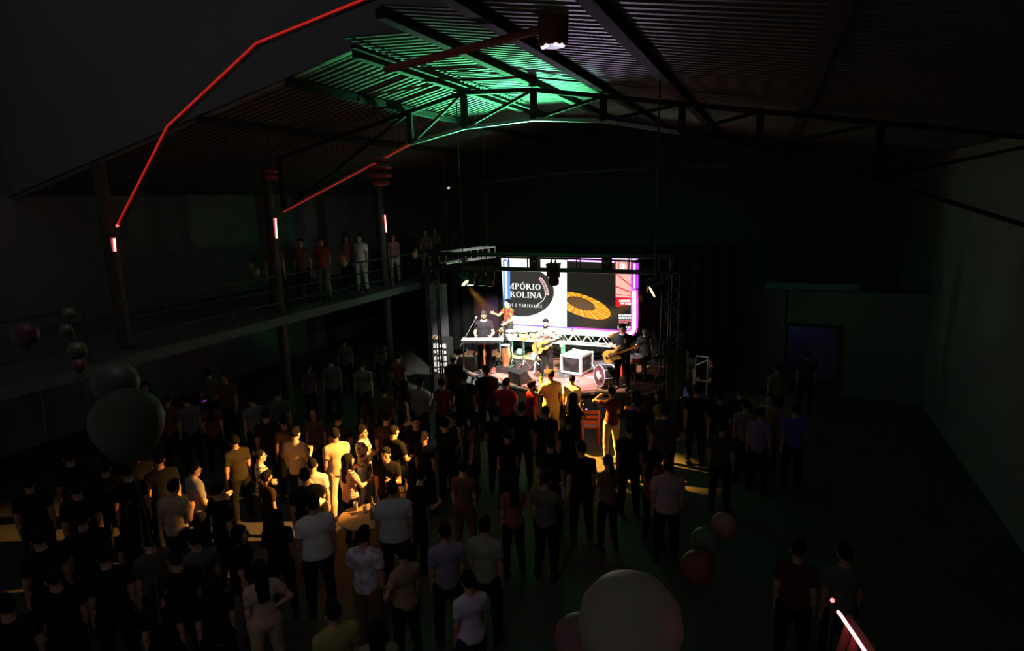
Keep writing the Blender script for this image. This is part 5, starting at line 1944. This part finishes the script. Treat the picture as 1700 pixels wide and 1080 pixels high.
for u, v, a, lab, sx, hr in ((178, 905, 5, 'added dark figure at the far lower left, under the olive balloon', 'm', 'short'), (120, 930, 15, 'added dark figure leftmost along the bottom of the crowd', 'm', 'short'),
                             (215, 850, -5, 'added dark long-haired figure left of the loose tan shirt', 'f', 'long'), (300, 900, 12, 'added dark figure directly below the loose tan shirt', 'm', 'buzz'),
                             (372, 946, 0, 'added dark long-haired figure low in the left foreground', 'f', 'long'), (60, 960, 10, 'added dark figure cut by the left edge near the bottom', 'm', 'short'),
                             (262, 965, -12, 'added dark figure at the bottom left with ponytail', 'f', 'pony'),
                             (222, 742, 10, 'dark tall figure at the left behind the olive balloon', 'm', 'short'), (172, 765, -8, 'dark tall figure behind the olive balloon, farther left', 'm', 'short'),
                             (262, 752, 5, 'dark tall figure between the olive balloon and the ringer T-shirt', 'm', 'buzz'), (125, 800, 0, 'dark figure left of the olive balloon', 'm', 'short'),
                             (62, 880, 8, 'added dark figure second from the left edge, beyond the crowd corner', 'm', 'short'), (112, 858, -4, 'added dark figure third from the left edge, under the balloon cluster', 'm', 'short')):
    crowd(u, v, a, lab, D, sx, 1.78 if sx == 'm' else 1.68, hr, BLK, BLK)  # mostly added figures that keep amber spill off the floor
# ---- mid floor, very dim
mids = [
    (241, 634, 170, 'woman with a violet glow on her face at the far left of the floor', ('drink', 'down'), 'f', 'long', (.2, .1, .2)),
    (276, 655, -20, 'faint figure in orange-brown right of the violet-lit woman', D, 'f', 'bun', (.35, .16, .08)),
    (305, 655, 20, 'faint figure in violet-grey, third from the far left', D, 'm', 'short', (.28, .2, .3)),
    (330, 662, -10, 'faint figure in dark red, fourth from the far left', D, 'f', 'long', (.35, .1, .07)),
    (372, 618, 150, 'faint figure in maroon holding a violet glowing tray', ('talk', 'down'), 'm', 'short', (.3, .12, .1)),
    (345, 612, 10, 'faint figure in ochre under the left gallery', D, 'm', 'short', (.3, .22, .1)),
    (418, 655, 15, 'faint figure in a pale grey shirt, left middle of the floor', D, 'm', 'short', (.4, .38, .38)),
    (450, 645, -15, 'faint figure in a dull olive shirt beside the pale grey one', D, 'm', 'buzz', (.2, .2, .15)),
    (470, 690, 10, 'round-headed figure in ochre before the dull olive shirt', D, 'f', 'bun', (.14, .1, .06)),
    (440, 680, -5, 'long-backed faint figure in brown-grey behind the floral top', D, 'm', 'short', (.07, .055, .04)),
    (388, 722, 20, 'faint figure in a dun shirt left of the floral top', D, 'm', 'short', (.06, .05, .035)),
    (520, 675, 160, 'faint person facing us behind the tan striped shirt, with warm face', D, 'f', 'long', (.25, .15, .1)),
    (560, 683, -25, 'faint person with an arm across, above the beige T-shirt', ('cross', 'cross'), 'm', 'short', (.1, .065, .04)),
    (510, 603, -30, 'person with a violet-lit arm in the far left middle', D, 'f', 'pony', (.35, .16, .42)),  # violet light put into the shirt colour
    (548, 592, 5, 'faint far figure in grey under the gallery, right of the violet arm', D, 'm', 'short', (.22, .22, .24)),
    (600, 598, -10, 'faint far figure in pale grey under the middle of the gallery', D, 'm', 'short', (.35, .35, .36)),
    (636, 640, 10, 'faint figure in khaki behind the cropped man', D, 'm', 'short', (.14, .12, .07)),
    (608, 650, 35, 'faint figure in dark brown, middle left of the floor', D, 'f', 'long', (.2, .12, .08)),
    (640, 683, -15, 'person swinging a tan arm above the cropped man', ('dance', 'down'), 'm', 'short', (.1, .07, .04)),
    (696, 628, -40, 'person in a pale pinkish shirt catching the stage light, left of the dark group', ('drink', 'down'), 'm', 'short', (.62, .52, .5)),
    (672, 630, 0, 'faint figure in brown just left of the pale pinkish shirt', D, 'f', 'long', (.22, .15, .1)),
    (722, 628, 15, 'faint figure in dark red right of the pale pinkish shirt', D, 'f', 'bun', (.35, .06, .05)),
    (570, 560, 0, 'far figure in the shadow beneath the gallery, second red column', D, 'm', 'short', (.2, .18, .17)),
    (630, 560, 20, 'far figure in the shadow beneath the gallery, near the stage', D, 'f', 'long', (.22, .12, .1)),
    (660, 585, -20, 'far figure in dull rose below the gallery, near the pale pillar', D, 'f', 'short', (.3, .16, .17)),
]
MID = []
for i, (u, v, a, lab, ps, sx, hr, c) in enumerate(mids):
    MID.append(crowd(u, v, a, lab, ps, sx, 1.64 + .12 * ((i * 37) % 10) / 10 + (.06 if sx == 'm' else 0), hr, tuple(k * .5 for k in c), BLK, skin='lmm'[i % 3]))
# ---- crowd before the stage, dark against it
crowd(807, 607, 3, 'big dark silhouette of a man with round head before the keyboard player', D, 'm', 1.86, 'short', BLK, BLK, wide=1.25)
crowd(770, 618, 10, 'dark silhouette left of the big round-headed man', D, 'm', 1.80, 'short', BLK, BLK, wide=1.1)
crowd(752, 588, 0, 'dark figure in a white cap before the equipment rack', D, 'm', 1.78, 'short', BLK, BLK, cap=(.7, .66, .6))
crowd(742, 632, -12, 'dark silhouette at the left end of the stage-front crowd', D, 'f', 1.66, 'long', BLK, BLK)
crowd(840, 628, -25, 'man in a red shirt, first of the two red shirts before the stage', ('drink', 'down'), 'm', 1.74, 'short', RED, BLK, skin='l')
crowd(882, 632, -75, 'man in a red T-shirt in profile facing right before the stage', D, 'm', 1.72, 'short', RED, BLK, skin='m', beard=True)
YM = crowd(914, 614, 20, 'man in a tan-gold shirt and dark cap lifting a green bottle', ('down', 'phone'), 'm', 1.80, 'short', BEI, BEI, skin='d', cap=(.03, .025, .02), wide=1.1)
crowd(941, 622, -20, 'man in a white T-shirt behind the tan-gold shirt, at the stage edge', D, 'm', 1.66, 'buzz', WHT, BLK, skin='m')
LW = crowd(952, 652, -45, 'woman with long straight black hair sipping a drink before the stage', ('face', 'down'), 'f', 1.66, 'long', BLK, BLK, skin='l')
AW = crowd(1016, 642, 25, 'woman in a brown top and light trousers with one arm bent outward', ('drink', 'out'), 'f', 1.70, 'bun', (.22, .08, .05), (.66, .58, .46), skin='l')
crowd(1034, 646, 62, 'woman in a pink top in profile facing left, lit by the stage', ('drink', 'down'), 'f', 1.66, 'long', PNK, BLK, skin='l')
crowd(1104, 674, 12, 'broad man in a dark shirt with an orange-lit left shoulder', ('hip', 'down'), 'm', 1.80, 'short', (.09, .06, .05), BLK, wide=1.3, skin='l')
crowd(1090, 648, 80, 'woman with a reddish lit cheek behind the broad dark man', D, 'f', 1.66, 'long', (.3, .16, .06), BLK, skin='l')
for u, v, a, lab, sx, hr in (
        (866, 668, -5, 'dark head and shoulders below the second red shirt', 'm', 'short'),
        (898, 672, 8, 'wider dark back left of the tan-gold shirt', 'm', 'buzz'),
        (944, 690, -15, 'dark round head below the long-haired woman', 'f', 'short'),
        (1046, 702, 5, 'dark head right of the light trousers', 'm', 'short'),
        (968, 734, 12, 'dark broad back in the middle, below the red chair', 'm', 'short'),
        (820, 676, -20, 'dark silhouette below the first red shirt', 'm', 'short'),
        (780, 664, 15, 'dark figure below the left silhouettes', 'f', 'long'),
        (842, 712, 5, 'dark figure in the gap below the stage-front row', 'f', 'bun'),
        (914, 726, -8, 'dark figure under the tan-gold shirt', 'm', 'short'),
        (1060, 660, -10, 'dark silhouette right of the pink top', 'm', 'short')):
    crowd(u, v, a, lab, D, sx, 1.76 if sx == 'm' else 1.66, hr, BLK, BLK)
for i_, (x_, y_, lab) in enumerate(((-9.9, 6.05, 'added dark figure hidden among the left balloons, in the far corner'), (-9.25, 5.95, 'added dark figure just beside the loose tan shirt, turned away'), (-10.5, 5.7, 'added dark figure deepest in the left corner'), (-10.2, 4.9, 'added dark figure behind the leftmost ones'),
                                    (-1.25, 12.7, 'added dark figure standing in the gap between broad man and mixing desk'), (-.75, 12.35, 'added dark figure nearest the mixing desk, facing the stage'), (-.4, 12.9, 'added dark tall figure right beside the metal frame'))):
    pv_ = Vector((x_, y_, 0))  # figures added in the beams' way to block amber floor patches
    relax(pv_)
    person(lab, D, 'm', pv_, view_rz((x_, y_), 6 * (i_ % 3) - 5), 1.76 + .02 * (i_ % 3), 'short', 'k', 'm', BLK, BLK, group='concert crowd')
# right of the stage
for u, v, a, lab, c in ((1222, 660, 10, 'faint figure in mauve at the right, beyond the mixing desk', (.25, .18, .2)), (1262, 676, -20, 'faint figure in violet at the right middle', (.25, .18, .35)),
                        (1280, 652, 160, 'faint figure in rust facing us at the right', (.35, .2, .1)), (1322, 672, 20, 'figure with a blue-lit sleeve at the right', (.12, .12, .5)),  # blue light on the sleeve put into the shirt colour
                        (1342, 582, 0, 'dark silhouette standing in the lilac doorway', (.02, .02, .03)), (1292, 603, 30, 'dim figure left of the lilac doorway', (.2, .16, .1)),
                        (1405, 905, 30, 'pale dim figure at the lower right, beyond the handrail', (.15, .13, .12)), (1345, 900, 0, 'dark red dim figure at the lower right', (.08, .02, .025)),
                        (1200, 700, -10, 'faint dark figure right of the broad man', (.05, .05, .05))):
    rr2 = crowd(u, v, a, lab, ('drink', 'down') if u == 1322 else D, 'm', 1.72, 'short', c, BLK, skin='m')
    if u == 1322:
        BLU = rr2
# ---- people on the left gallery (floor at 2.85)
GF = 2.85


def gal(u, v, X, a, label, c, t, sex='m', pose=D, hair='short', skin='m'):
    p = at(u, v, X=X)
    H = min(1.9, max(1.55, p.z - GF))
    relax(p)
    person(label, pose, sex, (p.x, p.y, GF), view_rz(p, a), H, hair, 'k', skin, c, t, group='gallery onlookers')


gal(596, 388, -12.35, 150, 'onlooker in a white shirt and light trousers at the gallery rail, beside two balloons', (.55, .5, .48), (.5, .46, .44))
gal(652, 388, -12.4, 190, 'onlooker in dull red and white jeans under the third red tube on the gallery', (.34, .2, .18), (.5, .48, .46), 'f', D, 'long')
gal(706, 380, -12.4, 175, 'onlooker in light shorts right of the third red tube on the gallery', (.16, .13, .12), (.46, .42, .38))
gal(722, 378, -12.8, 160, 'gallery onlooker in brown farther back, near the lighting truss', (.25, .17, .12), BLK)
gal(756, 378, -12.2, 185, 'gallery onlooker nearest the lighting truss', (.22, .12, .1), BLK, 'f', D, 'long')
gal(497, 386, -12.6, 170, 'gallery onlooker with a faint warm face right of the second red tube', (.14, .09, .08), BLK)
gal(532, 390, -12.4, 150, 'gallery onlooker in dark red leaning an arm on the rail', (.34, .08, .07), (.2, .22, .16), 'm', ('talk', 'down'))
gal(451, 388, -12.7, 190, 'gallery onlooker in the dark beneath the second red tube', (.2, .09, .07), BLK)
gal(574, 388, -12.9, 170, 'gallery onlooker behind the white shirt', (.28, .1, .09), BLK, 'f', D, 'long')

# ================================================================== TABLES, DRINKS, SMALL THINGS
def round_table(label, u, v, z, r, m, cloth_=True):
    p = at(u, v, Z=z)
    t = thing('round_table', label, 'table', (p.x, p.y, 0))
    MB().lathe([(r * .98, z - .035), (r, z - .02), (r, z - .005), (r * .97, z)], n=32).build('table_top', m, t, True)
    MB().lathe([(.05, .03), (.04, z - .04)], n=12).build('pedestal', STEEL, t, True)
    MB().lathe([(.25, 0), (.24, .03), (.06, .06)], n=20).build('base', STEEL, t, True)
    return t, p


M_TAB = mat('table_tan', (.5, .36, .2), .5)
_, tp1 = round_table('round tan table in the orange light before the striped top', 606, 856, .78, .42, M_TAB)
_, tp2 = round_table('small dark round table right of the glasses', 668, 816, .78, .24, mat('table_dark', (.2, .13, .08), .4))


def bottle(label, loc, c, h=.24, nm='bottle'):
    t = thing(nm, label, 'bottle', loc, 0, 'drinks on the tables')
    g = mat('bottle_%.2f%.2f%.2f' % c, c, .15, 0, .03, coat=.6)
    MB().lathe([(.03, 0), (.033, .01), (.033, h * .55), (.013, h * .74), (.012, h * .95), (.014, h * .96), (.014, h)], n=12).build('body', g, t, True)
    MB().lathe([(.0345, h * .2), (.0345, h * .45)], n=12).build('paper_band', mat('bottle_label', (.7, .65, .5), .7), t, True)
    MB().lathe([(.015, h), (.015, h + .012)], n=10).build('cap', CHROME, t)


def glass(label, loc, h=.14, c=(.75, .6, .3)):
    t = thing('drinking_glass', label, 'glass', loc, 0, 'drinks on the tables')
    MB().lathe([(.03, 0), (.037, h), (.034, h), (.028, .012), (.001, .01)], n=14).build('tumbler', mat('glass_clear', (.85, .85, .82), .08, 0, .02, trans=.6), t, True)
    MB().lathe([(.027, .013), (.031, h * .6), (.001, h * .6)], n=12).build('drink', mat('drink_%.2f' % c[0], c, .2), t, True)


words = ('first', 'second', 'third', 'fourth', 'fifth')
tz = .78
for i, (dx, dy) in enumerate(((.02, .18), (.13, .2), (.22, .1))):
    bottle('%s bottle from the left in the glinting cluster on the tan table' % words[i], (tp1.x + dx, tp1.y + dy, tz), ((.3, .2, .05), (.1, .22, .06), (.5, .4, .2))[i], .25 + .03 * i)
for i, (dx, dy) in enumerate(((-.05, .08), (.08, .08), (.16, -.04), (.26, -.02))):
    glass('%s glass from the left in the glinting cluster on the tan table' % words[i], (tp1.x + dx, tp1.y + dy, tz))
glass('lone glass at the left rim of the tan table', (tp1.x - .25, tp1.y + .1, tz))
glass('glass on the small dark table', (tp2.x - .08, tp2.y - .06, tz), .13, (.6, .5, .4))
bottle('bottle on the small dark table', (tp2.x + .08, tp2.y, tz), (.25, .16, .05), .25)


def held(res, side, label, kind, c=(.1, .4, .1)):
    o, P, s_ = res
    h, d = hand_world(o, P, s_, side)
    if kind == 'bottle':
        bottle(label, h + Vector((0, 0, -.08)), c, .24)
    elif kind == 'glass':
        glass(label, h + Vector((0, 0, -.05)), .14)
    elif kind == 'phone':
        t = thing('phone', label, 'phone', h, o.rotation_euler.z, 'lit phone screens in the crowd')
        k = c[3]
        MB().box((0, .01, .03), (.075 * k, .01, .15 * k), Matrix.Rotation(c[4], 3, 'X')).build('case', BLACK, t)
        MB().box((0, .01, .036), (.066 * k, .011, .135 * k), Matrix.Rotation(c[4], 3, 'X')).build('display', emit('phone_%.2f%.2f%.2f' % c[:3], c[:3], 1.0), t)
    elif kind == 'cig':
        k = MB().tube([h, h + Vector((-.03, -.05, .02)) + d * .03], .005, 6).build('cigarette', mat('cig_white', (.8, .78, .72), .7))
        tag(k, label, 'cigarette')


held(YM, -1, 'green bottle lifted by the man in the tan-gold shirt', 'bottle', (.12, .5, .06))
held(LW, 1, 'glass at the lips of the long-haired woman', 'glass')
held(AW, 1, 'glass held by the woman in the brown top', 'glass')
held(SM, 1, 'cigarette in the hand of the man in black', 'cig')
# red chair and table at the stage front
q = at(980, 700, Z=.5)
rc_ = thing('red_chair', 'red plastic chair beside the woman in light trousers', 'chair', (q.x, q.y, 0), math.radians(20))
MR = mat('chair_red', (.4, .04, .03), .45)
MB().box((0, 0, .44), (.42, .42, .04)).build('seat', MR, rc_)
for sx in (-1, 1):
    MB().bar((sx * .18, .18, 0), (sx * .18, .18, .44), .04, .04, upv=(1, 0, 0)).build('leg', MR, rc_)
    MB().bar((sx * .18, -.18, 0), (sx * .19, -.22, .86), .04, .04, upv=(1, 0, 0)).build('leg', MR, rc_)
for z in (.58, .7, .82):
    MB().box((0, -.21, z), (.38, .03, .07)).build('back_slat', MR, rc_)


def phone(label, u, v, z, c, s=1.0, rz=0.3, e=1.2):
    p = at(u, v, Z=z)
    t = thing('phone', label, 'phone', p, rz, 'lit phone screens in the crowd')
    MB().box((0, 0, 0), (.075 * s, .15 * s, .009)).build('case', BLACK, t)
    MB().box((0, 0, .006), (.066 * s, .135 * s, .003)).build('display', emit('phone_%d_%d' % (u, v), c, e), t)


phone('phone with a small blue light beside the red chair', 973.5, 679, 1.25, (.35, .3, 1.0), .6, .3, 2)
held(MID[0], 1, 'phone glowing violet in the hand of the violet-lit woman', 'phone', (.35, .25, .8, 1.3, -.9))
held(MID[4], 1, 'violet glowing tray held by the figure in maroon', 'phone', (.3, .05, .6, 2.0, -1.4))
held(BLU, 1, 'phone shining blue in the hand of the blue-sleeved figure', 'phone', (.06, .08, .8, 1.4, .2))


# balloons
def balloon(label, c, r, colr, tie=None, group='balloons'):
    t = thing('balloon', label, 'balloon', c, 0, group)
    m = mat('balloon_%.3f%.3f%.3f' % colr, colr, .5, 0, .05, 2)
    MB().lathe([(.02 * r, -1.3 * r), (.10 * r, -1.22 * r), (.34 * r, -1.05 * r), (.68 * r, -.72 * r), (.92 * r, -.28 * r), (r, .15 * r), (.92 * r, .55 * r), (.68 * r, .86 * r), (.35 * r, 1.03 * r), (.02 * r, 1.08 * r)], n=28).build('skin', m, t, True)
    MB().lathe([(.05 * r, -1.38 * r), (.02 * r, -1.3 * r)], n=10).build('knot', m, t)
    L = tie if tie else .4
    MB().tube([(0, 0, -1.36 * r), (.02, .01, -1.36 * r - L * .5), (0, 0, -1.36 * r - L)], .003, 4).build('string', mat('string', (.05, .05, .05), .7), t)


def bal(label, u, v, depth, rpx, c, **k):
    d = (_fw + CR * ((u - 850) / FPX) + CU * ((540 - v) / FPX))
    p = CO + d * depth
    balloon(label, p, rpx * depth / FPX, c, **k)


bal('largest balloon, dull beige, at the bottom of the picture near the camera', 1046, 1046, 1.6, 86, (.30, .26, .21), tie=.5)
bal('dull pink balloon peeping from behind the largest balloon', 962, 1066, 2.0, 42, (.2, .1, .1), tie=.5)
bal('peach balloon at the top of the three at lower right', 1202, 872, 2.3, 20, (.22, .11, .07), tie=.6)
bal('dark green balloon in the middle of the three at lower right', 1172, 902, 2.2, 25, (.05, .075, .05), tie=.6)
bal('dark red balloon at the bottom of the three at lower right', 1158, 943, 2.1, 27, (.14, .016, .02), tie=.6)
bal('large murky olive balloon at the left edge of the crowd', 212, 705, 2.6, 56, (.06, .06, .04), tie=.8)
bal('dull green balloon behind the large olive one at left', 192, 640, 2.9, 36, (.04, .055, .04), tie=.8)
bal('small dull yellow balloon high in the left cluster', 114, 520, 3.4, 9, (.05, .047, .02), tie=.3)
bal('second dull yellow balloon of the left cluster', 110, 548, 3.4, 10, (.045, .045, .02), tie=.3)
bal('olive balloon low in the left cluster', 128, 582, 3.3, 14, (.045, .045, .02), tie=.3)
bal('dull red balloon at the bottom of the left cluster', 131, 606, 3.3, 11, (.07, .018, .018), tie=.3)
bal('dark wine-red balloon at the far left edge', 42, 556, 3.0, 20, (.06, .015, .022), tie=.5)
for i, (u, v, r, c, lab) in enumerate(((568, 428, 6.5, (.45, .12, .12), 'pink-red balloon tied to the gallery rail beside the white shirt'), (571, 437, 6, (.42, .38, .14), 'yellow balloon tied to the gallery rail beside the white shirt'),
                                       (689, 423, 5, (.62, .32, .12), 'orange balloon tied to the gallery rail near the stage'), (696, 424, 3, (.08, .4, .2), 'tiny green balloon tied to the gallery rail near the stage'), (691, 416, 3, (.4, .3, .18), 'tiny tan balloon above the orange one'),
                                       (424, 452, 7.5, (.26, .18, .1), 'tan balloon hanging from the gallery front at left'), (415, 443, 7, (.12, .17, .1), 'grey-green balloon hanging from the gallery front at left'))):
    p = at(u, v, X=-11.6)
    balloon(lab, p, r * (p - CO).dot(_fw) / FPX, c, .25)
gal_lamp = spot('gallery_glow', (-8.2, 13.5, 4.6), (-12.4, 18.3, 4.0), 18, (1, .88, .85), 50, .9, .1)

# thin haze caught in the first stretch of the two amber beams
hz = bpy.data.materials.new('haze')
hz.use_nodes = True
for nd in list(hz.node_tree.nodes):
    if nd.type == 'BSDF_PRINCIPLED':
        hz.node_tree.nodes.remove(nd)
vsn = hz.node_tree.nodes.new('ShaderNodeVolumeScatter')
vsn.inputs['Density'].default_value = .0016
hz.node_tree.links.new(vsn.outputs[0], [n_ for n_ in hz.node_tree.nodes if n_.type == 'OUTPUT_MATERIAL'][0].inputs['Volume'])
for p_, t_, L_, lab in ((PARL, TGL, 1.5, 'faint haze in the amber beam left of the screen'), (PARR, TGR, 2.0, 'faint haze in the amber beam right of the screen')):
    d_ = (Vector(t_) - p_).normalized()
    q_ = d_.to_track_quat('Z', 'Y').to_matrix()
    h_ = MB().lathe([(.1, .22), (.12 + L_ * .12, .22 + L_)], p_, q_, 20).build('beam_haze', hz, None, True)
    tag(h_, lab, 'haze', kind='stuff')
print('script objects', len(bpy.data.objects))
